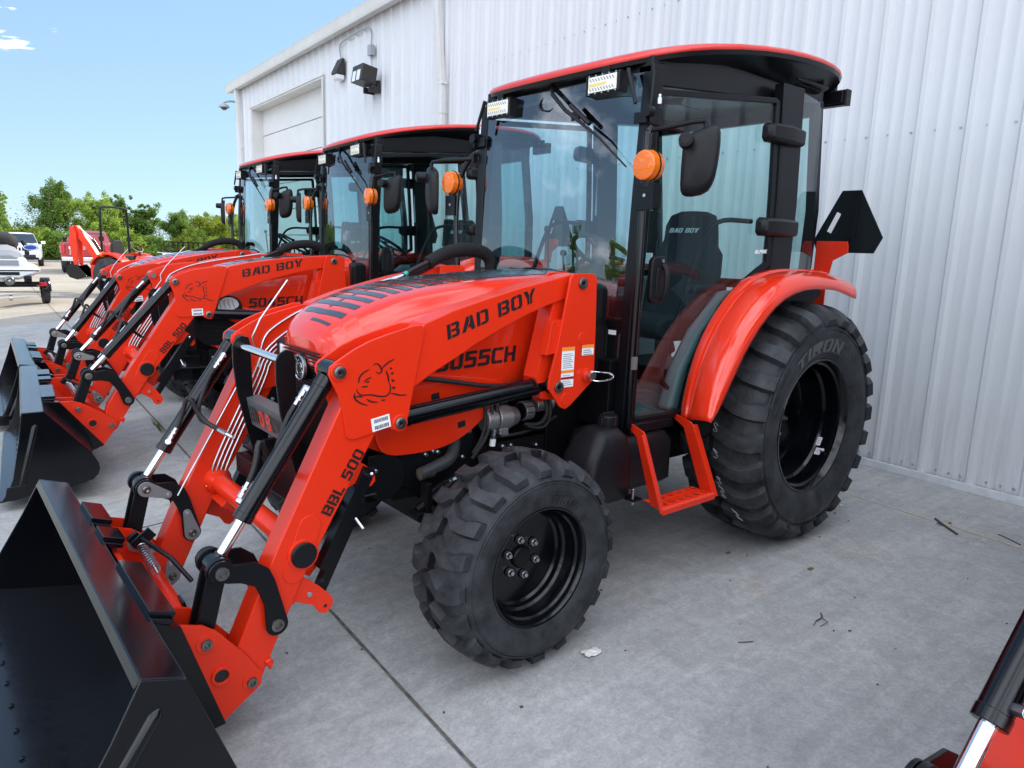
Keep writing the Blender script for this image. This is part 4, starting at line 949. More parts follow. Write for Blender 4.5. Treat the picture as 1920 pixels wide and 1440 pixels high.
    for s in (1, -1): fsk.quadstrip([(1.212-.04*(i/12)**1.5+bow(.634)+.001, s*.634, 1.285+1.135*i/12) for i in range(13)], [(1.212-.04*(i/12)**1.5+bow(.612)+.001, s*.612, 1.285+1.135*i/12) for i in range(13)])
    fsk.build('windscreen_border', root)
    for s in (1, -1):
        lp_ = MB().mat(GLASSS); lp_.add([(1.235, s*.575, .80), (1.235, s*.33, .80), (1.245, s*.33, 1.25), (1.235, s*.575, 1.25)], [(0, 1, 2, 3)]); lp_.build('lower_pane', root)
    dsh = MB().mat(PLAST)
    dsh.box((1.0, 0, .98), (.40, .34, .46)); dsh.box((.95, 0, 1.28), (.42, .46, .20)); dsh.prism([(1.18, 1.22), (1.18, 1.42), (1.02, 1.50), (.86, 1.42), (.86, 1.22)], -.20, .20)
    dsh.build('dashboard', root, bevel=.03)
    wh = MB().mat(PLAST); stc = Vector((.80, 0, 1.60)); q = Matrix.Rotation(R(-32), 3, 'Y')
    for k in range(1):
        ring = [stc+q @ Vector((.19*math.cos(2*PI*i/40), .19*math.sin(2*PI*i/40), 0)) for i in range(41)]; wh.tube(ring, .014, 8)
    for a_ in (0, 120, 240): wh.tube([stc, stc+q @ Vector((.185*math.cos(R(a_)), .185*math.sin(R(a_)), 0))], .011, 6)
    wh.tube([stc, (.93, 0, 1.40)], .03, 10); wh.build('steering_wheel', root)
    lv = MB().mat(PLAST)
    for (x, y, z, h_) in ((.62, -.42, 1.42, .22), (.55, -.45, 1.42, .17), (.72, -.40, 1.4, .2), (1.02, -.22, 1.45, .28)): lv.tube([(x, y, z), (x+.03, y+.01, z+h_)], .008, 6); lv.sphere((x+.03, y+.01, z+h_), .022, 10)
    lv.build('control_levers', root)
    # seat
    se = MB().mat(SEATM)
    se.prism(smooth_closed([(.55, 1.10), (.58, 1.22), (.45, 1.27), (.10, 1.23), (.05, 1.10)], 2), -.24, .24); sb_ = se.build('seat', root, bevel=.03, seg=3)
    # backrest: tapered pad (front face is toward +x)
    bk = MB().mat(SEATM); prof_b = [(1.20, .24, .13), (1.32, .26, .09), (1.50, .27, .05), (1.62, .25, .02), (1.67, .205, .01), (1.71, .195, .0), (1.80, .185, -.0), (1.86, .155, -.01), (1.885, .08, -.02)]
    rr_ = []
    for (z, w_, x) in prof_b:
        rr_.append([(x+.07*(1 if math.cos(a_) > 0 else .8)*abs(math.cos(a_))**.6*(1 if math.cos(a_) > 0 else -1), w_*abs(math.sin(a_))**.6*(1 if math.sin(a_) > 0 else -1), z) for a_ in [2*PI*i/24+.01 for i in range(24)]])
    bk.rings(rr_); bk.build('backrest', root)
    for (txt, z, h_, w_) in (('BAD', 1.755, .022, .085),):
        pass
    decal('BAD BOY', plane_map((.078, -.115, 1.752), (0, 1, 0), (-.08, 0, 1)), .23, .028, WHITE, slant=.25).build('lettering', sb_)
    ar = MB().mat(SEATM); ar.rings([[(x, -.33+y, z) for (x, y, z) in ring] for ring in [[(.0+.055*math.cos(t), .035*math.sin(t), 1.62) for t in [2*PI*i/12 for i in range(12)]], [(-.02+.055*math.cos(t), .04*math.sin(t), 1.9) for t in [2*PI*i/12 for i in range(12)]]]])
    ar.box((.25, .33, 1.42), (.32, .07, .05)); ar.box((.25, -.33, 1.42), (.32, .07, .05)); ar.build('armrest', root, bevel=.02, seg=3)
    # --- doors
    for s in (1, -1):
        def dy(x): return s*(.625+(.705-.625)*(1.21-x)/(1.21-.20))
        outline = [(1.205, .80), (1.214, 1.6), (1.175, 2.33), (1.15, 2.352), (.30, 2.435), (.265, 2.42), (.235, 2.0), (.215, 1.57), (.30, 1.525), (.42, 1.455), (.56, 1.345), (.675, 1.20), (.76, 1.03), (.80, .88), (.815, .80), (.84, .785), (1.18, .777)]
        inner = []
        n = len(outline); cxm, czm = .72, 1.65
        for i in range(n):
            p0, p, p1 = Vector((*outline[i-1], 0)), Vector((*outline[i], 0)), Vector((*outline[(i+1) % n], 0))
            d1 = (p-p0).normalized(); d2 = (p1-p).normalized(); nn = Vector((-(d1.y+d2.y), d1.x+d2.x, 0)).normalized()
            c_ = max(.5, nn.dot(Vector((-d1.y, d1.x, 0)))); m_ = p+nn*(.030/c_)
            if (m_-Vector((cxm, czm, 0))).length > (p-Vector((cxm, czm, 0))).length: m_ = p-nn*(.030/c_)
            inner.append((m_.x, m_.y))
        db = MB().mat(FRAMEB)
        def P3(p, o): return (p[0], dy(p[0])+o*s, p[1])
        L0 = [P3(p, .0) for p in outline]; L1 = [P3(p, .0) for p in inner]; L2 = [P3(p, -.028) for p in inner]; L3 = [P3(p, -.028) for p in outline]
        db.add(L0+L1+L2+L3, [(a_+i, a_+(i+1) % n, (a_+n)+(i+1) % n, a_+n+i) for a_ in (0, n, 2*n) for i in range(n)]+[(3*n+i, 3*n+(i+1) % n, (i+1) % n, i) for i in range(n)])
        door = db.build('door', root, bevel=.006)
        gl_ = MB().mat(GLASSS); gl_.add([P3(p, -.012) for p in inner], [tuple(range(n))]); gl_.build('door_glass', door)
        for z in (2.255, 1.775):
            hg = MB().mat(PLAST); x0 = .10+.02*(z > 2); yb_ = .70
            hg.rings([[(x, s*(yb_+o), z+dz) for (o, dz) in rr2] for (x, rr2) in ((x0-.07, [(.0, .045), (.035, .042), (.045, .03), (.045, -.03), (.035, -.042), (.0, -.045)]), (x0+.10, [(.0, .052), (.05, .048), (.065, .03), (.065, -.03), (.05, -.048), (.0, -.052)]), (x0+.24, [(-.02, .05), (.03, .046), (.045, .028), (.045, -.028), (.03, -.046), (-.02, -.05)]), (x0+.265, [(-.02, .03), (.01, .028), (.02, .015), (.02, -.015), (.01, -.028), (-.02, -.03)]))])
            hg.build('hinge', door, bevel=.008)
        hd = MB().mat(PLAST); yh = abs(dy(1.11))
        hd.prism(rrect(1.052, 1.375, 1.165, 1.60, .035), s*(yh+.0), s*(yh+.030)); hdl = hd.build('door_handle', door, bevel=.010, seg=3)
        hd = MB().mat(INK); hd.prism(rrect(1.075, 1.40, 1.130, 1.545, .02), s*(yh+.0305), s*(yh+.033)); hd.build('handle_recess', hdl, bevel=.003)
        hd = MB().mat(PLAST); hd.tube([(1.085, s*(yh+.03), 1.56), (1.082, s*(yh+.055), 1.53), (1.082, s*(yh+.055), 1.42), (1.085, s*(yh+.03), 1.395)], .012, 8, smooth=1); hd.mat(ZINC); hd.cyl((1.09, s*(yh+.03), 1.578), (1.09, s*(yh+.034), 1.578), .009, n=12); hd.build('grip', hdl)
        # inside grab bar along the door glass
        gb = MB().mat(PLAST); gb.tube([(.36, dy(.36)-.04*s, 1.80), (.62, dy(.62)-.05*s, 1.80), (.72, dy(.72)-.05*s, 1.70), (.92, dy(.92)-.05*s, 1.15), (.97, dy(.97)-.05*s, .98), (.90, dy(.9)-.05*s, .93)], .013, 8, smooth=2); gb.build('inner_grab_bar', door)
        # quarter glass behind the door
        qg = MB().mat(GLASSR); qg.add([(.02, s*.695, 1.45), (-.38, s*.62, 1.47), (-.30, s*.63, 2.50), (.06, s*.70, 2.50)], [(0, 1, 2, 3)]); qg.build('quarter_glass', root)
    rg = MB().mat(GLASSR); rg.add([(-.40, -.57, 1.47), (-.40, .57, 1.47), (-.31, .59, 2.46), (-.31, -.59, 2.46)], [(0, 1, 2, 3)]); rg.build('rear_glass', root)
    # --- roof: dished shell, red above, black liner below
    def roof_outline(g_=0):
        half = [(1.315, 0), (1.305, .22), (1.275, .42), (1.225, .56), (1.13, .655), (.98, .70), (.6, .735), (.2, .75), (-.12, .745), (-.36, .70), (-.48, .60), (-.53, .40), (-.545, .2), (-.55, 0)]
        p = [(x, y) for x, y in half]+[(x, -y) for x, y in reversed(half[1:-1])]
        cx_ = .40
        return [((x-cx_)*(1-g_)+cx_, y*(1-g_*1.3)) for x, y in smooth_closed(p, 1)]
    def zl(x): return 2.452+.205*(1-((x+.18)/1.50)**2)*1.0 if x > -.18 else 2.657-.16*((x+.18)/.5)**2*.5
    rb = MB().mat(ROOFRED)
    rings_ = []
    for (g_, dz) in ((.0, .0), (-.004, .008), (-.003, .017), (.010, .028), (.06, .038), (.25, .050), (.55, .056), (.97, .058)): rings_.append([(x, y, zl(x)+dz) for x, y in roof_outline(g_)])
    rb.rings(rings_, caps=False); roof = rb.build('cab_roof', root, sharp=60)
    lb = MB().mat(SATIN); rings_ = []
    for (g_, dz) in ((-.001, .001), (.004, -.020), (.03, -.028), (.10, -.045), (.20, -.075), (.30, -.09), (.97, -.10)): rings_.append([(x, y, min(zl(x)+dz, 2.60+dz) if g_ > .05 else zl(x)+dz) for x, y in roof_outline(g_)])
    lb.rings(rings_, caps=False); lb.build('roof_liner', roof, sharp=50)
    for s in (1, -1):
        sp_ = MB().mat(PLAST); sp_.box((-.10, s*.60, 2.556), (.34, .15, .02), Matrix.Rotation(R(16)*s, 3, 'X')); sp_.mat(DARK); sp_.box((-.10, s*.605, 2.545), (.26, .10, .012), Matrix.Rotation(R(16)*s, 3, 'X')); sp_.build('air_grille', roof, bevel=.01)
    for (x, y, z, face) in ((1.265, .395, 2.385, 1), (1.265, -.395, 2.372, 1), (-.52, .56, 2.565, -1)):
        lh = MB().mat(PLAST); W_ = .20
        lh.box((x, y, z), (.055, W_, .088)); lh.box((x-.03*face, y, z+.0), (.03, W_*.9, .07)); lh.box((x, y, z+.06), (.03, .05, .04))
        for yy in (-.5, .5):
            for k in range(1): lh.box((x, y+yy*(W_+.008), z), (.06, .008, .092))
        bar = lh.build('light_bar', roof, bevel=.004)
        l2 = MB().mat(CREAM); l2.box((x+.0285*face, y, z), (.004, W_-.02, .070)); l2.build('lens', bar, bevel=.001)
        l2 = MB().mat(LEDY); l2.box((x+.031*face, y-.03, z), (.002, .11, .012))
        l2.mat(GREYINK)
        for i in range(9):
            for zz in (-.021, .021): l2.box((x+.031*face, y-.075+.018*i, z+zz), (.002, .004, .018), Matrix.Rotation(R(40), 3, 'X'))
        l2.mat(ZINC)
        for i in range(5):
            for zz in (-.04, .04): l2.cyl((x+.027*face, y-.085+.0425*i, z+zz), (x+.031*face, y-.085+.0425*i, z+zz), .004, n=8)
        l2.cyl((x, y+.005, z+.075), (x, y+.005, z+.10), .009, n=8)
        l2.build('led_strip', bar)
    wp = MB().mat(PLAST); wp.tube([(1.25, .0, 2.44), (1.30, .06, 2.38), (1.312, .17, 2.29)], [.014, .011, .010], 8); wp.tube([(1.310, .17, 2.29), (1.300, .40, 2.14), (1.270, .555, 2.0)], [.010, .006, .004], 6)
    wp.box((1.305, .24, 2.255), (.012, .05, .04)); wp.tube([(1.305, .20, 2.31), (1.298, .33, 2.21)], .012, 6); wp.tube([(1.24, -.03, 2.42), (1.27, -.10, 2.34), (1.26, .02, 2.30), (1.24, .06, 2.40)], .005, 6, smooth=2)
    wp.build('windscreen_wiper', root)
    # --- grab tubes, bracket, beacon, mirrors
    for s in (1, -1):
        gt = MB().mat(BLACK)
        if s > 0:
            gt.tube([(1.235, .648, 2.17), (1.26, .66, 2.12), (1.268, .665, 1.9), (1.272, .67, 1.2), (1.262, .66, .78)], .019, 12, smooth=1); gt.mat(SILVERP); gt.box((1.275, .685, 1.10), (.03, .012, .06))
        else:
            gt.tube([(1.20, -.62, 2.17), (1.22, -.72, 2.16), (1.26, -.80, 2.02), (1.28, -.80, 1.75), (1.28, -.74, 1.35), (1.26, -.64, 1.32)], .017, 12, smooth=2)
        gt.build('grab_tube', root)
        bk_ = MB().mat(SATIN)
        by0 = .645*s
        bk_.box((1.215, by0, 2.225), (.11, .012, .08)); bk_.box((1.245, by0-.03*s, 2.215), (.012, .10, .05)); bk_.cyl((1.235, by0+.01*s, 2.235), (1.275, by0+.01*s, 2.235), .026, n=16); bk_.box((1.25, by0+.012*s, 2.13), (.03, .02, .05))
        bk_.mat(ZINC); bk_.cyl((1.20, by0+.022*s, 2.27), (1.20, by0+.022*s, 2.30), .012, n=8); bk_.cyl((1.20, by0+.022*s, 2.30), (1.20, by0+.022*s, 2.315), .008, n=8)
        bk_.mat(PLAST); bk_.tube([(1.275, .385*s+.15*s, 2.43), (1.285, .60*s, 2.27)], [.011, .009], 8)
        bk_.build('mirror_bracket', root, bevel=.003)
        yb2 = (.70 if s > 0 else .83)
        be = MB().mat(AMBER); be.lathe([(-.040, .001), (-.040, .050), (-.034, .064), (-.008, .068), (-.003, .069)], (1.285, yb2*s, 1.995), 40, 'x', caps=True); be.lathe([(.003, .069), (.008, .068), (.034, .064), (.040, .050), (.040, .001)], (1.285, yb2*s, 1.995), 40, 'x', caps=True); bco = be.build('amber_beacon', root, sharp=30)
        bi = MB().mat(DARK); bi.lathe([(-.0035, .066), (-.0035, .0715), (.0035, .0715), (.0035, .066)], (1.285, yb2*s, 1.995), 40, 'x'); bi.mat(ORANGE); bi.cyl((1.27, yb2*s, 1.995), (1.30, yb2*s, 1.995), .03, n=16); bi.build('gasket', bco)
        bb = MB().mat(SATIN); bb.box((1.295, (yb2-.0)*s, 1.860), (.012, .098, .118)); bb.box((1.265, (yb2+.04)*s, 1.865), (.06, .006, .105)); bb.cyl((1.285, yb2*s, 1.90), (1.285, yb2*s, 1.935), .022, n=12); bb.mat(ZINC); bb.cyl((1.302, yb2*s, 1.865), (1.304, yb2*s, 1.865), .008, n=10); bb.build('beacon_bracket', root, bevel=.004)
        ym = (.80 if s > 0 else .86)
        # arm: from the bracket, outwards, then down
        am = MB().mat(PLAST)
        if s > 0:
            am.tube([(1.235, .655, 2.16), (1.235, .67, 2.155), (1.17, .905, 2.185), (1.165, .905, 2.16), (1.16, .905, 1.99)], .0105, 10, smooth=1); mc = Vector((1.19, .905, 2.04)); ax = Vector((.83, .55, 0)).normalized()
        else:
            am.tube([(1.22, -.66, 2.13), (1.24, -.69, 2.13), (1.33, -.98, 2.13), (1.335, -.99, 2.10), (1.335, -.99, 1.94)], .0105, 10, smooth=1); mc = Vector((1.33, -1.0, 1.985)); ax = Vector((.95, -.3, 0)).normalized()
        am.build('mirror_arm', root)
        ux = Vector((0, 0, 1)).cross(ax).normalized()*(1 if s > 0 else -1)
        out = smooth_closed([(-.078, .085), (-.055, .115), (.035, .148), (.066, .145), (.078, .110), (.076, .0), (.064, -.085), (.034, -.135), (-.042, -.150), (-.072, -.135), (-.079, -.08)], 1)
        mr = MB().mat(PLAST); rg_ = []
        for (g_, t_) in ((1.0, -.030), (1.02, -.018), (1.0, -.006), (.93, .010), (.70, .020), (.02, .024)): rg_.append([mc+ux*(p[0]*g_)+Vector((0, 0, p[1]*g_-.03))+ax*t_ for p in out])
        mr.rings(rg_, caps=True); mir = mr.build('mirror', root, sharp=45)
        mr = MB().mat(CHROME); mr.add([mc+ux*(p[0]*.93)+Vector((0, 0, p[1]*.93-.03))-ax*.0312 for p in out], [tuple(range(len(out)))]); mr.build('mirror_glass', mir)
        mr = MB().mat(PLAST); kb = mc+ux*(-.062)*(1 if s > 0 else -1)+Vector((0, 0, .05)); mr.cyl(kb, kb+ax*.075, .034, .030, 24); mr.cyl(kb+ax*.075, kb+ax*.080, .022, n=20); mr.build('mirror_clamp', mir, bevel=.003)
    # --- fenders
    INN = [(.865, .775), (.850, .88), (.815, 1.02), (.765, 1.15), (.68, 1.275), (.555, 1.395), (.40, 1.495), (.20, 1.535), (-.05, 1.54), (-.30, 1.54), (-.45, 1.525), (-.52, 1.50)]
    OUT = [(.965, .825), (.915, .925), (.845, 1.035), (.735, 1.195), (.605, 1.325), (.46, 1.428), (.27, 1.487), (.07, 1.502), (-.14, 1.492), (-.27, 1.466), (-.35, 1.448), (-.40, 1.44)]
    for s in (1, -1):
        fe = MB().mat(RED2); rows = []
        prof_f = [(0, .0), (.03, .011), (.09, .017), (.20, .018), (.235, .004), (.275, .003), (.31, .015), (.45, .021), (.65, .023), (.84, .017), (.94, .003), (.99, -.018), (1.0, -.036)]
        for i in range(len(INN)):
            a_, b_ = Vector((INN[i][0], .665, INN[i][1])), Vector((OUT[i][0], .915, OUT[i][1]))
            j0, j1 = max(0, i-1), min(len(INN)-1, i+1); tg_ = Vector((OUT[j1][0]-OUT[j0][0], 0, OUT[j1][1]-OUT[j0][1])).normalized(); nn = Vector((tg_.z, 0, -tg_.x)) if tg_.x < 0 else Vector((-tg_.z, 0, tg_.x))
            if nn.z < 0 and i > 3: nn = -nn
            if i <= 3 and nn.x < 0: nn = -nn
            sc_ = 1.0
            if i == 0: sc_ = .35
            row = [a_.lerp(b_, t)+nn*h_*1.3*sc_ for t, h_ in prof_f]
            rows.append([(p.x, p.y*s, p.z) for p in row])
        # smooth rows once along the length
        rr3 = [rows[0]]
        for a_, b_ in zip(rows, rows[1:]):
            rr3.append([tuple(Vector(p)*.75+Vector(q_)*.25) for p, q_ in zip(a_, b_)]); rr3.append([tuple(Vector(p)*.25+Vector(q_)*.75) for p, q_ in zip(a_, b_)])
        rr3.append(rows[-1])
        fe.rings(rr3, caps=False, closed=False); fo = fe.build('fender', root, sharp=40)
        md = fo.modifiers.new('thick', 'SOLIDIFY'); md.thickness = .006; md.offset = -1
        sl = MB().mat(INK); sl.quadstrip([(x-.022, s*.650, z-.008) for x, z in INN[:8]], [(x+.004, s*.672, z) for x, z in INN[:8]]); sl.build('fender_seal', root)
        inr = MB().mat(DARK); inr.prism([(.84, .80), (.80, 1.02), (.70, 1.22), (.54, 1.37), (.38, 1.46), (-.40, 1.50), (-.48, 1.40), (-.30, 1.30), (.3, 1.2), (.6, .9)], s*.655, s*.64); inr.build('fender_liner', root)
    # --- slow vehicle sign (seen from its dark back)
    sv = MB().mat(RED); sv.prism([(.50, 1.50), (.50, 1.73), (.60, 1.73), (.70, 1.73), (.71, 1.70), (.71, 1.66), (.62, 1.61), (.60, 1.50)], -.655, -.645, 'x')
    sv.prism([(.47, 1.20), (.47, 1.53), (.62, 1.53), (.62, 1.20)], -.60, -.59, 'x'); sv.box((-.62, .55, 1.52), (.06, .12, .01))
    sm = sv.build('sign_bracket', root, bevel=.003)
    sv = MB().mat(SATIN); sv.prism([(.47, 1.735), (.50, 1.66), (.86, 1.66), (.905, 1.755), (.745, 2.04), (.625, 2.04)], -.668, -.660, 'x')
    sv.cyl((-.659, .69, 1.90), (-.656, .69, 1.90), .012, n=10); sv.box((-.655, .685, 1.85), (.006, .10, .22)); sg = sv.build('slow_vehicle_sign', root, bevel=.003)
    lb_ = MB().mat(WHITE); q2 = Matrix.Rotation(R(-24), 3, 'X'); lb_.box((-.6585, .595, 1.845), (.002, .030, .13), q2); lb_.build('warning_label', sg)
    # --- fuel tank and step
    ft_ = MB().mat(PLAST)
    tk = []
    for (z, x0, x1, y0, y1) in ((.46, 1.33, 1.60, .56, .74), (.48, 1.31, 1.62, .54, .76), (.68, 1.315, 1.595, .54, .76), (.76, 1.33, 1.545, .55, .745), (.800, 1.36, 1.51, .57, .72), (.810, 1.39, 1.48, .60, .69)):
        r_ = .05; tk.append([(x, y, z) for x, y in rrect(x0, y0, x1, y1, min(r_, (x1-x0)/2.2), 4)])
    ft_.rings(tk)
    tk = []
    for (z, x0, x1, y0, y1) in ((.46, .93, 1.36, .36, .66), (.48, .91, 1.37, .34, .68), (.68, .91, 1.37, .34, .68), (.73, .94, 1.35, .36, .65), (.74, .97, 1.32, .40, .62)): tk.append([(x, y, z) for x, y in rrect(x0, y0, x1, y1, .05, 4)])
    ft_.rings(tk); tank = ft_.build('fuel_tank', root, sharp=50)
    cp = MB().mat(PLAST); cp.lathe([(0, .040), (.02, .044), (.055, .044), (.06, .040), (.06, .001)], (1.40, .655, .800), 24, 'z', caps=True)
    cp.box((1.40, .655, .865), (.07, .018, .018))
    for k in range(12): cp.box((1.40+.045*math.cos(k*PI/6), .655+.045*math.sin(k*PI/6), .83), (.006, .006, .04), Matrix.Rotation(k*PI/6, 3, 'Z'))
    cp.build('filler_cap', tank, bevel=.003)
    stp = MB().mat(SATIN); stp.box((1.345, .70, .60), (.03, .012, .28)); stp.box((1.32, .74, .465), (.06, .12, .012)); stp.mat(ZINC); stp.cyl((1.335, .78, .44), (1.335, .78, .52), .008, n=8); stp.cyl((1.335, .78, .452), (1.335, .78, .468), .014, n=6); stp.build('tank_strap', tank, bevel=.003)
    sp2 = MB().mat(RED)
    def upright(x_t, x_b, sgn):
        # flanged strap: web in the plane of the step side, flange outwards
        xi = x_t-.095
        sp2.rings([[(p.x-.004, p.y, p.z) for p in (Vector((xi, .62, .80)), Vector((xi, .62, .775)), Vector((x_t-.03, .74, .755)), Vector((x_b, .82, .43)), Vector((x_b, .90, .42)), Vector((x_t, .815, .785)), Vector((x_t, .80, .80)))],
                   [(p.x+.004, p.y, p.z) for p in (Vector((xi, .62, .80)), Vector((xi, .62, .775)), Vector((x_t-.03, .74, .755)), Vector((x_b, .82, .43)), Vector((x_b, .90, .42)), Vector((x_t, .815, .785)), Vector((x_t, .80, .80)))]])
        sp2.rings([[(x_t-.004*sgn, .815, .787), (x_t+.030*sgn, .820, .787), (x_t+.030*sgn, .812, .787), (x_t-.004*sgn, .807, .787)], [(x_b-.004*sgn, .902, .42), (x_b+.030*sgn, .907, .42), (x_b+.030*sgn, .899, .42), (x_b-.004*sgn, .894, .42)]])
    upright(1.315, 1.245, 1); upright(.955, .855, -1)
    sp2.build('step_upright', root, bevel=.002, label='orange-red flanged side of the cab step')
    tr_ = MB().mat(RED)
    # tread with round holes: grid of plates around octagonal holes
    def treadplate(x0, x1, y0, y1, z, nx, ny, hr):
        cw, chh = (x1-x0)/nx, (y1-y0)/ny
        for i in range(nx):
            for j in range(ny):
                cx_, cy_ = x0+cw*(i+.5), y0+chh*(j+.5); sq, ho = [], []
                for k in range(16):
                    a_ = 2*PI*k/16; c_, s2 = math.cos(a_), math.sin(a_); m_ = max(abs(c_), abs(s2)); sq.append((cx_+cw/2*c_/m_, cy_+chh/2*s2/m_, z)); ho.append((cx_+hr*c_, cy_+hr*s2, z+.004))
                lo = [(p[0], p[1], z-.004) for p in ho]
                tr_.add(sq+ho+lo, [(k, (k+1) % 16, (k+1) % 16+16, k+16) for k in range(16)]+[(k+16, (k+1) % 16+16, (k+1) % 16+32, k+32) for k in range(16)])
    treadplate(.86, 1.24, .765, .895, .440, 6, 2, .019)
    tr_.prism([(.897, .444), (.906, .435), (.906, .410), (.899, .410), (.897, .433)], .852, 1.262, 'x')
    tr_.build('step_tread', root)
    for s in (1, -1):
        wheel(root, (2.085, .832*s, .402), s, 'front'); wheel(root, (.005, .742*s, .686), s, 'rear')
    # far side small parts: rear hoses, PTO shield
    rf = MB().mat(TAILR); rf.cyl((1.62, .66, .375), (1.66, .66, .375), .04, n=16); rf.build('reflector', root)
    cwl = MB().mat(PLAST); cwl.prism([(1.34, 1.45), (1.20, 1.47), (1.20, .98), (1.34, 1.0)], -.45, .45); cwl.build('cowl', root, bevel=.03)
    if cover:
        cvr = MB().mat(PLAST); cvr.rings([[(x+.0, -.385*math.cos(t)*1.0, .95+.60*max(0, math.sin(t))**.5*.95) for t in [PI*i/20 for i in range(21)]] for x in (1.25, 1.29, 1.33)], caps=False, closed=False); cvr.build('hood_seal', root)
    fst = MB().mat(WHITE); fst.add([(.16, -.652, 1.86), (.22, -.652, 1.86), (.22, -.652, 2.14), (.16, -.652, 2.14)], [(0, 1, 2, 3)]); fst.mat(GREYINK)
    for k in range(22): fst.add([(.168, -.650, 1.875+.0115*k), (.212-.012*(k % 3), -.650, 1.875+.0115*k), (.212-.012*(k % 3), -.650, 1.879+.0115*k), (.168, -.650, 1.879+.0115*k)], [(0, 1, 2, 3)])
    fst.build('safety_label', root)
    st_ = MB().mat(WHITE); st_.box((1.238, .50, 1.225), (.002, .05, .022)); st_.build('barcode_label', root)
    # alpine-style small white sticker on the door glass
    lg = plane_map((.365, .694, 1.63), (-1, .08, .05), (0, 0, 1))
    decal('ALPINE', lg, .105, .020, WHITE, slant=.1).build('window_sticker', root)

# ------------------------------------------------------------------ tractor: front loader
def rotxz(p, c, th):
    dx, dz = p[0]-c[0], p[1]-c[1]; return (c[0]+math.cos(th)*dx-math.sin(th)*dz, c[1]+math.sin(th)*dx+math.cos(th)*dz)
def circ_meet(a, ra, b, rb):
    d = math.hypot(b[0]-a[0], b[1]-a[1]); t = (ra*ra-rb*rb+d*d)/(2*d); h = math.sqrt(max(0, ra*ra-t*t)); ex, ez = (b[0]-a[0])/d, (b[1]-a[1])/d
    c1 = (a[0]+ex*t-ez*h, a[1]+ez*t+ex*h); c2 = (a[0]+ex*t+ez*h, a[1]+ez*t-ex*h)
    return c1 if c1[1] > c2[1] else c2
PIVOT = (1.52, 1.466)
BUCKET_PROFILE = [(.557, -.109), (.461, -.042), (.087, -.153), (.014, -.197), (-.010, -.224), (-.022, -.262), (-.013, -.305), (.024, -.352), (.079, -.402), (.275, -.573), (.365, -.660), (.362, -.590), (.382, -.498), (.480, -.267)]
def bar_between(mb, a, b, w, y0, y1):
    d = Vector((b[0]-a[0], b[1]-a[1])).normalized(); n = Vector((-d.y, d.x))*w/2
    mb.prism([(a[0]+n.x, a[1]+n.y), (b[0]+n.x, b[1]+n.y), (b[0]-n.x, b[1]-n.y), (a[0]-n.x, a[1]-n.y)], y0, y1)
def stadium(a, b, r, n=8):
    ang = math.degrees(math.atan2(b[1]-a[1], b[0]-a[0]))
    return arc(b[0], b[1], r, ang-90, ang+90, n)+arc(a[0], a[1], r, ang+90, ang+270, n)
def mat_arm(phi):
    return Matrix.Translation((PIVOT[0], 0, PIVOT[1])) @ Matrix.Rotation(-phi, 4, 'Y') @ Matrix.Translation((-PIVOT[0], 0, -PIVOT[1]))
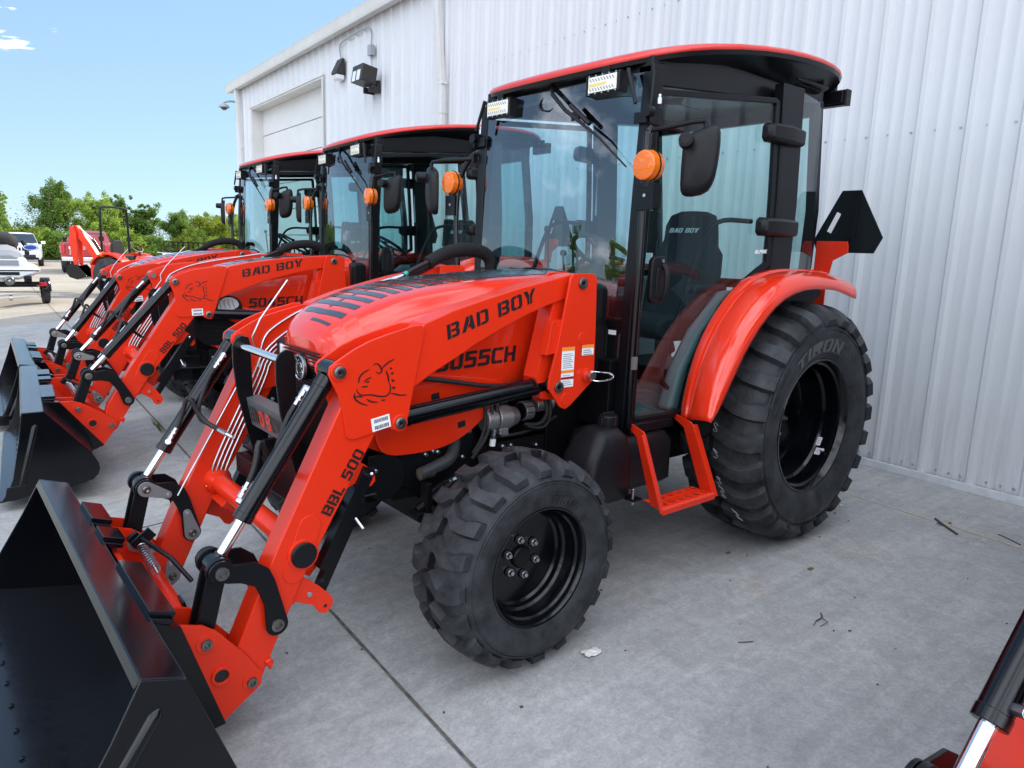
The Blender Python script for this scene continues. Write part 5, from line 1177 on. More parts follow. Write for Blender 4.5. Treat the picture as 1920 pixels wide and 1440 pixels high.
def build_loader(root, phi, th_b):
    XA = mat_arm(phi)
    def arm(p): return rotxz(p, PIVOT, phi)
    bklow = arm((3.071, .091)); linklow = arm((2.976, .277)); uppin = arm((2.724, 1.158)); guspin = arm((2.476, .942))
    bkup = (bklow[0]+.2415*math.cos(th_b), bklow[1]+.2415*math.sin(th_b))
    link = circ_meet(linklow, .303, bkup, .2425)
    XB = Matrix.Translation((bklow[0], 0, bklow[1])) @ Matrix.Rotation(-th_b, 4, 'Y')
    for s in (1, -1):
        # posts bolted to the chassis
        PO = [(1.632, 1.494), (1.613, 1.510), (1.498, 1.513), (1.470, 1.495), (1.461, 1.29), (1.454, 1.025), (1.603, .915), (1.633, .903), (1.666, .918), (1.737, 1.005), (1.736, 1.043), (1.693, 1.196)]
        pm = MB().mat(RED); pm.prism(PO, s*.588, s*.600); pm.prism([(x+.0, z) for x, z in PO], s*.425, s*.437)
        pm.prism([(1.66, 1.40), (1.68, 1.38), (1.765, 1.05), (1.725, .95), (1.60, .93), (1.50, 1.06), (1.50, 1.40)], s*.455, s*.545)
        pm.prism([(1.72, 1.305), (1.60, 1.31), (1.62, 1.17), (1.75, 1.155)], s*.540, s*.588)
        pm.box((1.52, s*.51, 1.14), (.09, .15, .10)); pm.box((1.47, s*.51, 1.30), (.016, .15, .30))
        for (x, z) in ((1.542, 1.221), (1.63, .949)): pm.cyl((x, s*.600, z), (x, s*.6035, z), .030, n=28)
        post = pm.build('loader_post', root, bevel=.003)
        bs = MB().mat(RED); bs.cyl((1.505, s*.60, 1.052), (1.505, s*.615, 1.052), .032, n=28); bs.mat(ZINC); bs.cyl((1.505, s*.61, 1.052), (1.505, s*.645, 1.052), .019, n=20)
        bs.mat(CHROME); bs.tube([(1.515, s*.635, 1.035), (1.48, s*.65, 1.025), (1.41, s*.665, 1.03), (1.385, s*.665, 1.045), (1.41, s*.665, 1.06), (1.48, s*.65, 1.068), (1.515, s*.635, 1.072)], .0038, 8, smooth=2); bs.build('lock_pin', post)
        for (x, z) in ((1.56, 1.469), (1.679, 1.009)):
            pn = MB().mat(STEEL); pn.lathe([(.600*s, .026), (.607*s, .026), (.609*s, .022), (.609*s, .013), (.603*s, .011), (.603*s, .001)], (x, 0, z), 24, 'y'); pn.mat(DARK); pn.cyl((x, .603*s, z), (x, .6075*s, z), .007, n=12); pn.build('pivot_pin', post)
        if s > 0:
            label_mesh(post, 1.668, 1.005, 1.590, 1.187, .6005, 'tall'); label_mesh(post, 1.543, 1.143, 1.468, 1.191, .6005, 'small')
        # loader arm: box beam
        BOOM = [(2.372, 1.300), (2.362, 1.316), (2.223, 1.364), (2.059, 1.407), (1.883, 1.450), (1.733, 1.478), (1.594, 1.506), (1.54, 1.51), (1.50, 1.48), (1.50, 1.44), (1.54, 1.413), (1.608, 1.400), (1.727, 1.370), (1.831, 1.337), (1.967, 1.284), (2.096, 1.228), (2.218, 1.167), (2.336, 1.11), (2.419, 1.060), (2.56, .98), (2.62, 1.10), (2.56, 1.23)]
        LEG = [(2.60, 1.10), (2.672, 1.105), (2.705, 1.045), (2.932, .599), (2.990, .481), (3.107, .223), (3.118, .13), (3.085, .055), (3.035, .055), (3.000, .135), (2.858, .431), (2.777, .563), (2.573, .909), (2.50, 1.02)]
        am = MB().mat(RED); am.prism(BOOM, s*.462, s*.558); am.prism(LEG, s*.460, s*.560)
        am.prism([(3.02, .14), (2.998, .15), (2.985, .13), (3.00, .10)], s*.50, s*.575)
        armo = am.build('loader_arm', root, bevel=.006, seg=3, xf=XA)
        GUS = [(2.378, 1.311), (2.366, 1.292), (2.428, 1.002), (2.436, .962), (2.452, .925), (2.476, .906), (2.500, .915), (2.520, .928), (2.664, .902), (2.687, .907), (2.700, .925), (2.709, 1.009), (2.728, 1.078), (2.750, 1.122), (2.762, 1.150), (2.757, 1.178), (2.735, 1.194), (2.662, 1.236), (2.600, 1.262), (2.527, 1.283), (2.412, 1.311)]
        g = MB().mat(RED); g.prism(GUS, s*.558, s*.570); g.prism(GUS, s*.450, s*.462)
        for (x, z) in ((2.724, 1.158), (2.476, .942)): g.cyl((x, s*.57, z), (x, s*.577, z), .033, n=28); g.cyl((x, s*.44, z), (x, s*.45, z), .033, n=28)
        gus = g.build('gusset_plate', armo, bevel=.003, xf=XA)
        for (x, z) in ((2.724, 1.158), (2.476, .942)):
            pn = MB().mat(STEEL); pn.lathe([(.577*s, .023), (.584*s, .023), (.586*s, .019), (.586*s, .012), (.580*s, .011), (.580*s, .001)], (x, 0, z), 24, 'y'); pn.mat(DARK); pn.cyl((x, .580*s, z), (x, .5845*s, z), .0065, n=12)
            pn.mat(STEEL); pn.cyl((x, .435*s, z), (x, .44*s, z), .022, n=20); pn.build('pivot_pin', gus, xf=XA)
        td = MB().mat(RED); td.prism(stadium((2.838, .605), (2.900, .445), .042, 10), s*.560, s*.564); td.cyl((2.867, s*.560, .505), (2.867, s*.570, .505), .058, n=36)
        ttd = td.build('reinforcement_plate', armo, bevel=.002, xf=XA)
        td = MB().mat(PLAST); td.lathe([(.568*s, .047), (.576*s, .048), (.580*s, .043), (.580*s, .001)], (2.867, 0, .505), 36, 'y', caps=True); td.build('rubber_plug', ttd, xf=XA)
        lg_ = MB().mat(RED); lg_.prism([(2.885, .372), (2.861, .409), (2.795, .352), (2.748, .298), (2.742, .272), (2.756, .250), (2.776, .238), (2.800, .249), (2.822, .285), (2.888, .318), (2.93, .30)], s*.530, s*.542)
        lg_.mat(ZINC); lg_.cyl((2.838, s*.542, .335), (2.838, s*.550, .335), .010, n=12); lg_.mat(INK); lg_.cyl((2.775, s*.5415, .268), (2.775, s*.5428, .268), .007, n=12)
        lg_.build('parking_stand_bracket', armo, bevel=.003, xf=XA)
        kn = MB().mat(RED); kn.prism([(2.66, .80), (2.62, .80), (2.585, .775), (2.548, .735), (2.545, .705), (2.562, .688), (2.588, .688), (2.635, .71), (2.70, .68)], s*.492, s*.508); kn.mat(ZINC); kn.tube([(2.588, s*.50, .735), (2.590, s*.56, .750), (2.600, s*.58, .765)], .0065, 8); kn.build('stand_lug', armo, bevel=.003, xf=XA)
        ks = MB().mat(SATIN); bar_between(ks, (2.575, .765), (2.765, .40), .052, s*.475, s*.525); bar_between(ks, (2.615, .64), (2.78, .32), .040, s*.482, s*.518); ks.mat(INK); ks.cyl((2.775, s*.5185, .36), (2.775, s*.52, .36), .008, n=10)
        ks.mat(ZINC); ks.tube([(2.64, s*.525, .58), (2.625, s*.56, .545)], .006, 8); ks.build('parking_stand', root, bevel=.003, xf=XA)
        # lettering on the arm
        f = plane_map((2.252, s*.5585, 1.247), (-.945, 0, .300), (.20, 0, .98)) if s > 0 else plane_map((1.81, s*.5585, 1.39), (.945, 0, -.300), (-.20*-1, 0, .98))
        decal('BAD BOY', f, .482, .058, INK, slant=.05).build('lettering', armo, xf=XA)
        f = plane_map((2.760, s*.5615, .624), (-.54, 0, .84), (.84, 0, .54)) if s > 0 else plane_map((2.66, s*.5615, .89), (.475, 0, -.88), (.88, 0, .475))
        d5 = decal_custom('BBL 500', f, .262, .043); d5.build('lettering', armo, xf=XA)
        dg = MB().mat(INK)
        if s > 0: fdog = lambda u, v, w: (2.665-.222*u+.014*v-.0, .5703+w, 1.020+.165*v+.014*u)
        else: fdog = lambda u, v, w: (2.665-.222*u+.014*v, -.5703-w, 1.020+.165*v+.014*u)
        for pl in DOG: ribbon(dg, pl, .0165, fdog)
        dg.build('emblem', gus, xf=XA)
        if s > 0:
            bl_ = MB().mat(WHITE); q = Matrix.Rotation(R(9), 3, 'Y'); c_ = Vector((2.556, .5708, .952)); bl_.box(c_, (.078, .0012, .050), q); bl_.mat(INK); rnd = random.Random(4)
            for zz in (.012, -.013):
                u = -.030
                while u < .028:
                    k = rnd.uniform(.0012, .003); bl_.box(c_+q @ Vector((u, .0008, zz)), (k, .0008, .014), q); u += k+rnd.uniform(.001, .003)
            bl_.build('barcode_label', gus, xf=XA)
        # lift cylinder
        lc = MB().mat(BLACK); a, b = Vector((guspin[0], s*.511, guspin[1])), Vector((1.679, s*.511, 1.009)); d = (b-a)
        lc.cyl(a+d*.045, b-d*.02, .0385, n=32); lc.cyl(a+d*.045, a+d*.09, .041, n=32); lc.cyl(b-d*.10, b-d*.02, .040, n=32); lc.cyl((guspin[0], s*.465, guspin[1]), (guspin[0], s*.555, guspin[1]), .035, n=24); lc.cyl((1.679, s*.46, 1.009), (1.679, s*.56, 1.009), .038, n=24)
        lco = lc.build('lift_cylinder', root, bevel=.002)
        # bucket cylinder with chrome rod and hose fittings
        a, b = Vector((uppin[0], s*.511, uppin[1])), Vector((link[0], s*.511, link[1])); L = (b-a).length; d = (b-a)/L; e = Vector((-d.z, 0, d.x))
        if e.z < 0: e = -e
        tl = L-.17
        bc = MB().mat(BLACK); bc.cyl(a+d*.03, a+d*tl, .0335, n=32); bc.cyl(a+d*.03, a+d*.075, .0355, n=32); bc.cyl(a+d*(tl-.03), a+d*tl, .0355, n=32); bc.cyl(a+Vector((0, -s*.045, 0)), a+Vector((0, s*.045, 0)), .036, n=24)
        bco = bc.build('bucket_cylinder', root, bevel=.003)
        rd = MB().mat(CHROME); rd.cyl(a+d*(tl-.01), b-d*.03, .0185, n=28); rd.build('piston_rod', bco)
        ey = MB().mat(BLACK); ey.cyl(b-d*.045, b-d*.015, .024, n=20); ey.cyl(b+Vector((0, -.05, 0)), b+Vector((0, .05, 0)), .036, n=28); ey.build('rod_eye', bco, bevel=.003)
        inn = Vector((0, -s, 0))
        for (t0, t1) in ((.10, .17), (tl-.05, tl-.12)):
            ft_ = MB().mat(ZINC); p = a+d*t0+inn*.035+e*.010; p1 = p+inn*.022+e*.012; ft_.cyl(a+d*t0+inn*.02, p1, .013, n=10); p2 = p1+d*(t1-t0)*.45; p3 = p1+d*(t1-t0); ft_.cyl(p1-d*.01, p2, .0115, n=6); ft_.cyl(p2, p3, .0095, n=14); ft_.cyl(p1+d*(t1-t0)*.6, p1+d*(t1-t0)*.72, .0125, n=6)
            ft_.build('hose_fitting', bco, bevel=.001)
        # links
        bl_ = MB().mat(SATIN)
        d1 = Vector((link[0]-linklow[0], link[1]-linklow[1])); n1 = Vector((-d1.y, d1.x)).normalized()
        if n1.y < 0: n1 = -n1
        def LP(t, o): p = Vector(linklow)+d1*t+n1*o; return (p.x, p.y)
        # knee-shaped plate traced about its two pins
        shape = [LP(1, 0)]
        K = []
        ang = math.degrees(math.atan2(d1.y, d1.x))
        K += arc(link[0], link[1], .042, ang-80, ang+100, 8)
        K += [LP(.80, .098), LP(.62, .112), LP(.46, .100)]
        K += arc(linklow[0], linklow[1], .040, ang+105, ang+290, 8)
        K += [LP(.30, -.005+.020), LP(.42, .028), LP(.58, .040), LP(.74, .018), LP(.86, -.012)]
        bl_.prism(K, s*.576, s*.588); bl_.prism(K, s*.430, s*.442); lko = bl_.build('knee_link', root, bevel=.002)
        for (p, yo) in ((link, .588), (linklow, .588)):
            pn = MB().mat(STEEL); pn.lathe([(yo*s, .024), ((yo+.007)*s, .023), ((yo+.008)*s, .012), ((yo+.002)*s, .011), ((yo+.002)*s, .001)], (p[0], 0, p[1]), 24, 'y'); pn.cyl((p[0], .44*s, p[1]), (p[0], .58*s, p[1]), .020, n=16); pn.build('pivot_pin', lko)
        # teardrop keeper plates on the inner side, as the far arm shows them
        for (p, q_) in ((link, LP(.72, .045)), (linklow, LP(.30, .045))):
            kp = MB().mat(SILVERP); kp.prism([tuple(x) for x in hull_teardrop(p, q_, .034, .017)], s*.424, s*.430); kp.mat(STEEL); kp.lathe([(.424*s, .018), (.416*s, .017), (.414*s, .010), (.418*s, .001)], (p[0], 0, p[1]), 20, 'y'); kp.mat(ZINC); kp.cyl((q_[0], .424*s, q_[1]), (q_[0], .416*s, q_[1]), .0085, n=6); kp.build('pin_keeper', lko, bevel=.001)
        sl = MB().mat(SATIN); bar_between(sl, (link[0], link[1]-.0), (bkup[0]-(bkup[0]-link[0])*.0, bkup[1]), .062, s*.470, s*.476+s*.008); bar_between(sl, link, bkup, .062, s*.538, s*.552); bar_between(sl, link, bkup, .020, s*.476, s*.546); sl.cyl((link[0], s*.45, link[1]), (link[0], s*.47, link[1]), .046, n=24); sl.cyl((link[0], s*.552, link[1]), (link[0], s*.572, link[1]), .046, n=24)
        sl.build('bucket_link', root, bevel=.003)
        # quick attach side plates (bucket frame)
        QA = [(.407, -.034), (.364, -.010), (.300, .034), (.250, .048), (.110, .052), (-.005, .044), (-.028, .020), (-.036, -.01), (-.030, -.13), (-.031, -.156), (-.010, -.180), (.015, -.205)]
        qa = MB().mat(RED); qa.prism(QA, s*.572, s*.584); qa.prism([(x, z) for x, z in QA], s*.425, s*.437)
        qa.lathe([(.584*s, .034), (.592*s, .034), (.592*s, .024), (.560*s, .024)], (.111, 0, -.044), 28, 'y'); 
        for p in ((.2415, 0), (0, 0)): qa.cyl((p[0], s*.584, p[1]), (p[0], s*.588, p[1]), .034, n=26)
        qa.cyl((.02, s*.584, -.135), (.02, s*.586, -.135), .020, n=20)
        qao = qa.build('attach_plate', root, bevel=.002, xf=XB)
        ik = MB().mat(INK); ik.cyl((.111, s*.578, -.044), (.111, s*.5845, -.044), .0245, n=24); ik.build('tube_opening', qao, xf=XB)
        for p in ((.2415, 0), (0, 0)):
            pn = MB().mat(STEEL); pn.lathe([(.588*s, .019), (.596*s, .018), (.597*s, .009), (.590*s, .008), (.590*s, .001)], (p[0], 0, p[1]), 20, 'y'); pn.build('pivot_pin', qao, xf=XB)
            if p[0] > .1: q_ = (.165, .018)
            else: q_ = (.055, .032)
            kp = MB().mat(SILVERP); kp.prism([tuple(x) for x in hull_teardrop(p, q_, .034, .017)], s*.419, s*.425); kp.mat(STEEL); kp.lathe([(.419*s, .018), (.411*s, .017), (.409*s, .010), (.413*s, .001)], (p[0], 0, p[1]), 20, 'y'); kp.mat(ZINC); kp.cyl((q_[0], .419*s, q_[1]), (q_[0], .411*s, q_[1]), .0085, n=6); kp.build('pin_keeper', qao, xf=XB)
        # red foot wedge plate behind the bucket mount
        bmn = MB().mat(BLACK); bmn.prism([(.452, -.050), (.366, -.006), (-.028, -.143), (.006, -.200)], s*.560, s*.606); bmn.prism([(.452, -.050), (.430, -.040), (.0, -.190), (.006, -.205)], s*.40, s*.56); bmn.build('mounting_rail', root, bevel=.003, xf=XB)
    # cross tube between the legs, torque tube of the quick attach
    ct = MB().mat(RED); ct.cyl((2.845, -.47, .495), (2.845, .47, .495), .042, n=32)
    for s in (1, -1): ct.rings([[(2.845+r_*math.cos(t), s*y, .495+r_*math.sin(t)) for t in [2*PI*i/24 for i in range(24)]] for (y, r_) in ((.462, .066), (.44, .060), (.40, .0425))], caps=False); ct.prism([(2.88, .42), (2.80, .36), (2.74, .42), (2.80, .50)], s*.30, s*.46)
    ct.build('cross_tube', root, bevel=.002, xf=XA)
    qt = MB().mat(RED); qt.cyl((.111, -.572, -.044), (.111, .572, -.044), .040, n=32); qt.prism([(.40, -.05), (.38, -.036), (-.0, -.17), (.010, -.19)], -.43, .43); qt.build('torque_tube', root, bevel=.002, xf=XB)
    lt = MB().mat(SATIN); lt.tube([(.30, -.30, .040), (.29, -.15, .060), (.24, -.08, .075), (.15, .02, .07)], .010, 8); lt.box((.27, -.335, .02), (.10, .03, .05)); lt.box((.20, .26, .0), (.12, .07, .010), Matrix.Rotation(R(-20), 3, 'Y')); lt.box((.29, -.29, .045), (.05, .012, .09))
    lto = lt.build('latch_handle', root, bevel=.002, xf=XB)
    spg = MB().mat(ZINC); pts = []
    for i in range(120):
        t = i/119; pts.append((.27-.05*t+.020*math.cos(t*2*PI*11), -.30+.17*t, .020-.02*t+.020*math.sin(t*2*PI*11)))
    spg.tube(pts, .0032, 5); spg.cyl((.27, -.36, .03), (.27, -.31, .025), .016, n=6); spg.cyl((.27, -.31, .025), (.215, -.10, .0), .007, n=8); spg.build('latch_spring', lto, xf=XB)
    # bucket
    BP = BUCKET_PROFILE
    bks = bpy.data.objects.new('bucket', None); COL.objects.link(bks); bks.parent = root
    for s in (1, -1):
        m_ = MB().mat(BLACK); m_.prism(BP, s*.982, s*.992)
        a, b = (.452, -.145), (.312, -.525); sdir = Vector((b[0]-a[0], b[1]-a[1])).normalized()
        for (yc, rr) in ((s*.990, .016),):
            m_.rings([[(a[0]+(b[0]-a[0])*t-sdir.y*w_*sc, yc+s*h_*sc, a[1]+(b[1]-a[1])*t+sdir.x*w_*sc) for (w_, h_) in ((-.020, 0), (-.014, .010), (-.004, .0145), (.006, .0145), (.014, .010), (.020, 0))] for t, sc in ((-.03, .2), (0, .75), (.03, 1), (.96, 1), (1, .2))], caps=True, closed=False)
        m_.prism([(.385, -.555), (.350, -.640), (.30, -.605), (.255, -.55), (.30, -.49)], s*.990, s*1.004)
        m_.build('side_plate', bks, bevel=.003, xf=XB)
    m_ = MB().mat(BUCKIN); inner = BP[1:11]; 
    cen = Vector((.33, -.33)); off = []
    for i, p in enumerate(inner):
        a_, b_ = Vector(inner[max(0, i-1)]), Vector(inner[min(len(inner)-1, i+1)]); d_ = (b_-a_).normalized(); n_ = Vector((-d_.y, d_.x))
        if n_.dot(cen-Vector(p)) < 0: n_ = -n_
        off.append((p[0]+n_.x*.010, p[1]+n_.y*.010))
    m_.prism(inner+off[::-1], -.982, .982); m_.build('shell', bks, sharp=28, xf=XB)
    m_ = MB().mat(BLACK); m_.prism([(.557, -.109), (.461, -.042), (.448, -.058), (.530, -.118), (.520, -.135), (.548, -.1385)], -.980, .980); m_.build('top_beam', bks, bevel=.004, xf=XB)
    ce = MB().mat(BUCKIN); ce.prism([(.372, -.668), (.365, -.652), (.27, -.560), (.262, -.570)], -.990, .990); 
    for i in range(12): ce.cyl((.310, -.9+.163*i, -.600+.012), (.313, -.9+.163*i, -.596+.012), .009, n=8)
    ce.build('cutting_edge', bks, bevel=.002, xf=XB)
    hk = MB().mat(BLACK)
    for (y0, y1) in ((-.62, -.36), (-.28, -.12), (.12, .60)): hk.prism([(.461, -.042), (.40, -.002), (.392, -.014), (.44, -.060)], y0, y1); hk.prism([(.462, -.044), (.474, -.030), (.405, .016), (.395, .0)], y0, y1-.02)
    hk.build('top_hook', bks, bevel=.003, xf=XB)
    # brush guard
    bgd = bpy.data.objects.new('brush_guard', None); COL.objects.link(bgd); bgd.parent = root
    for s in (1, -1):
        m_ = MB().mat(SATIN); m_.prism([(2.755, 1.192), (2.785, 1.200), (2.812, 1.185), (2.826, 1.155), (2.826, 1.08), (2.812, .95), (2.775, .78), (2.735, .62), (2.70, .545), (2.55, .52), (2.55, .66), (2.665, .70), (2.715, .80), (2.745, .95), (2.748, 1.16)], s*.236, s*.248); m_.build('upright', bgd, bevel=.002)
        bt = MB().mat(ZINC); bt.cyl((2.66, s*.248, .60), (2.66, s*.262, .60), .019, n=6); bt.cyl((2.66, s*.262, .60), (2.66, s*.278, .60), .011, n=12); bt.build('bolt', bgd, bevel=.001)
    m_ = MB().mat(CHROME); m_.cyl((2.79, -.236, 1.155), (2.79, .236, 1.155), .0165, n=24); m_.build('cross_bar', bgd)
    m_ = MB().mat(NPLATE); m_.prism([(2.752, .80), (2.775, .925), (2.768, .926), (2.745, .801)], -.24, .24); m_.prism([(2.775, .925), (2.72, .935), (2.72, .930), (2.77, .918)], -.24, .24); plt = m_.build('name_plate', bgd, bevel=.002)
    f = lambda u, v, w: (2.7655+v*.185+w+.002, -.19+u, .828+v)
    for (tx, u0, wd_, mt_) in (('BA', 0, .095, INK), ('D', .108, .044, RED), ('B', .182, .044, RED), ('OY', .236, .095, INK)):
        decal(tx, (lambda u, v, w, u0=u0: f(u+u0, v, w)), wd_, .070, mt_, slant=0.0, thick=.0008).build('lettering', plt)
    # front support frame with bolts
    m_ = MB().mat(SATIN); m_.box((2.62, 0, .60), (.16, .50, .20)); 
    for s in (1, -1): m_.box((2.70, s*.32, .585), (.14, .20, .09)); m_.box((2.62, s*.35, .64), (.20, .26, .012))
    m_.mat(DARK); m_.box((2.50, 0, .85), (.12, .40, .3)); 
    fs = m_.build('front_support', root, bevel=.006)
    for s in (1, -1):
        for k in range(3):
            bt = MB().mat(ZINC); x, y, z = 2.68-.0*k, s*(.27+.055*k), .646; bt.cyl((x, y, z), (x, y, z+.012), .014, n=6); bt.cyl((x, y, z+.012), (x, y, z+.026), .009, n=10); bt.build('bolt', fs)
    # hydraulic lines: steel pipes on the far arm, hoses, and the sleeve up to the cab
    for k in range(5):
        y = -.452; o = .020*k
        m_ = MB().mat(ZINC)
        pf = Vector((-.891, -.453))*(o+.018); pb = Vector((-.25, -.97))*(o+.018)
        def PP(x, z, n_): return (x+n_.x, y+.012, z+n_.y)
        pts_ = [PP(2.935, .50, pf), PP(2.905, .55, pf), PP(2.905, .60, pf), PP(2.70, 1.00, pf), PP(2.64, 1.13, (pf+pb)/2), PP(2.45, 1.265, pb), PP(2.05, 1.395, pb), PP(1.86, 1.44, pb)]
        if k == 0: pts_ = [(2.64, y+.01, 1.02), (2.62, y+.01, 1.16), (2.55, y+.01, 1.22), (2.40, y+.01, 1.30), (2.0, y+.01, 1.42), (1.86, y+.01, 1.46)]
        m_.tube(pts_, .0052, 8, smooth=2); m_.build('hydraulic_pipe', root, xf=XA)
    for k in range(3):
        m_ = MB().mat(HOSE); y = -.44-.0*k; m_.tube([(1.86+.02*k, y-.012*k, 1.455-.022*k), (1.78, y-.012*k, 1.495-.022*k), (1.66, y-.012*k, 1.545-.020*k)], .0125, 10, smooth=1)
        m_.mat(ZINC); m_.cyl((1.98+.02*k, y-.012*k, 1.415-.022*k), (1.86+.02*k, y-.012*k, 1.455-.022*k), .010, n=8); m_.cyl((1.94+.02*k, y-.012*k, 1.428-.022*k), (1.92+.02*k, y-.012*k, 1.435-.022*k), .015, n=6)
        if k == 0: m_.mat(TEAL); m_.cyl((1.855, y, 1.457), (1.835, y, 1.467), .0135, n=14)
        m_.build('hydraulic_hose', root)
    m_ = MB().mat(SLEEVE); m_.tube([(1.70, -.45, 1.52), (1.60, -.45, 1.575), (1.48, -.45, 1.60), (1.36, -.45, 1.60), (1.27, -.45, 1.56), (1.26, -.45, 1.46), (1.30, -.45, 1.34)], [.034, .036, .038, .039, .038, .036, .034], 16, smooth=2); m_.build('hose_sleeve', root)
    for s in (-1, 1):
        a, b = Vector((uppin[0], s*.511, uppin[1])), Vector((link[0], s*.511, link[1])); L = (b-a).length; d = (b-a)/L; e = Vector((-d.z, 0, d.x)); e = e if e.z > 0 else -e; inn = Vector((0, -s, 0)); tl = L-.17
        p1 = a+d*.17+inn*.057+e*.022; p2 = a+d*(tl-.12)+inn*.057+e*.022; mid = a+d*L*.52
        m_ = MB().mat(HOSE); m_.tube([p1, p1+d*.06, mid+inn*.06-e*.02, mid+inn*.12-e*.08, mid+inn*.17-e*.10], .0105, 10, smooth=2); m_.build('hydraulic_hose', root)
        m_ = MB().mat(HOSE); m_.tube([p2, p2-d*.06+e*.01, p2-d*.16+e*.05+inn*.02, mid+inn*.09-e*.04, mid+inn*.17-e*.115], .0105, 10, smooth=2); m_.build('hydraulic_hose', root)
        m_ = MB().mat(ZINC); q0 = mid+inn*.17-e*.10
        for k in range(2): m_.cyl(q0-e*.015*k, q0+inn*.05-e*.02-e*.015*k, .0105, n=6); m_.cyl(q0+inn*.05-e*.02-e*.015*k, q0+inn*.08-e*.04-e*.015*k, .008, n=10)
        m_.build('hose_fitting', root)
    # level rod from the far knee link up past the arm
    p0 = Vector((LPt(link, linklow, .62, .07)[0], -.42, LPt(link, linklow, .62, .07)[1])); a, b = Vector((uppin[0], -.42, uppin[1])), Vector((link[0], -.42, link[1])); d = (a-b).normalized()
    m_ = MB().mat(ZINC); q1 = Vector((2.66, -.42, 1.09)); q1 = Vector((arm((2.66, 1.10))[0], -.42, arm((2.66, 1.10))[1])); q2 = Vector((arm((2.68, 1.19))[0], -.42, arm((2.68, 1.19))[1])); q3 = Vector((arm((2.50, 1.43))[0], -.42, arm((2.50, 1.43))[1]))
    m_.tube([p0, q1, q2, q3], .0045, 8, smooth=1); m_.build('level_rod', root)
def LPt(link, linklow, t, o):
    d1 = Vector((link[0]-linklow[0], link[1]-linklow[1])); n1 = Vector((-d1.y, d1.x)).normalized()
    if n1.y < 0: n1 = -n1
    p = Vector(linklow)+d1*t+n1*o; return (p.x, p.y)
def hull_teardrop(a, b, ra, rb, n=10):
    ang = math.atan2(b[1]-a[1], b[0]-a[0]); d = math.hypot(b[0]-a[0], b[1]-a[1]); k = math.acos(max(-1, min(1, (ra-rb)/d)))
    A = [(a[0]+ra*math.cos(ang+k+(2*PI-2*k)*i/n), a[1]+ra*math.sin(ang+k+(2*PI-2*k)*i/n)) for i in range(n+1)]
    B = [(b[0]+rb*math.cos(ang-k+2*k*i/n), b[1]+rb*math.sin(ang-k+2*k*i/n)) for i in range(n+1)]
    return A+B
def decal_custom(txt, f, width, height):
    # digits 0 are drawn as the letter O in this stencil face
    return decal(txt.replace('0', 'O'), f, width, height, INK, slant=.0)

TG = 'orange-red loader tractors parked in a row'
t1 = thing('tractor', 'big orange-red cab tractor in front, marked 5055CH on its hood, loader bucket lowered', 'tractor', (0, 0, 0), 0, TG)
build_static(t1, '5O55CH')
t2 = copy_tree(t1); t2.location = (-.3865, -3.0474, 0); t2.rotation_euler = (0, 0, -.0903); t2['label'] = 'orange-red cab tractor in the middle of the row, marked 5045CH on its hood'
for o in [c for c in t2.children if c.name.startswith('hood')]:
    for c in list(o.children):
        if c.name.startswith('lettering'): bpy.data.objects.remove(c)
hood2 = [c for c in t2.children if c.name.split('.')[0] == 'hood'][0]
decal('5O45CH', plane_map((2.190, .382, 1.085), (-1, 0, .045), (.03, 0, 1)), .44, .072, INK, slant=.10, thick=.003).build('lettering', hood2)
t4 = copy_tree(t1); t4.location = (-.744, 3.521, 0); t4.rotation_euler = (0, 0, -.16); t4['label'] = 'orange-red loader tractor cut by the right edge, only one loader arm and cylinder in view'
for o in [c for c in t4.children if c.name.startswith('wheel')]:
    y0 = sum(v.co.y for v in o.children[0].data.vertices[:50])/50; o.location.y = -.22 if y0 > 0 else .22
t3 = copy_tree(t1); t3.location = (-.4443, -5.4584, 0); t3.rotation_euler = (0, 0, -.0554); t3['label'] = 'orange-red cab tractor at the far end of the row, mostly hidden behind the 5045CH one'
for s_ in (1, -1):
    hl2 = MB().mat(PLAST); hl2.prism(smooth_closed([(2.455, .975), (2.43, 1.145), (2.36, 1.19), (2.27, 1.165), (2.235, 1.09), (2.26, 1.01)], 1), s_*.360, s_*.398); hp = hl2.build('headlight', hood2, bevel=.006)
    l2 = MB().mat(LAMPGL); l2.prism(smooth_closed([(2.435, 1.03), (2.42, 1.135), (2.36, 1.175), (2.285, 1.155), (2.262, 1.105), (2.30, 1.075)], 2), s_*.398, s_*.403); l2.build('lens', hp, bevel=.002)
    l2 = MB().mat(GREYP)
    for k in range(4): l2.tube([(2.30+.035*k, s_*.4035, 1.085), (2.315+.033*k, s_*.4045, 1.12), (2.32+.03*k, s_*.4035, 1.15)], .004, 5)
    l2.build('reflector', hp)
    vp_ = MB().mat(DARK); vp_.prism(smooth_closed([(2.60, 1.0), (2.30, 1.0), (2.305, .88), (2.36, .79), (2.58, .80)], 1), s_*.384, s_*.390)
    vp_.mat(PLAST)
    for k in range(4): vp_.box((2.44-.005*k, s_*.391, .94-.035*k), (.20-.02*k, .003, .006), Matrix.Rotation(R(-6), 3, 'Y'))
    vp_.build('vent_panel', hood2)
build_loader(t1, 0.0, R(53.3))
build_loader(t2, .1142, R(34.3))
build_loader(t3, .050, R(42.7))
build_loader(t4, .060, R(42))
for o in [c for c in t4.children if c.name.startswith('bucket') and not c.data]: o.scale = (1, .80, 1)

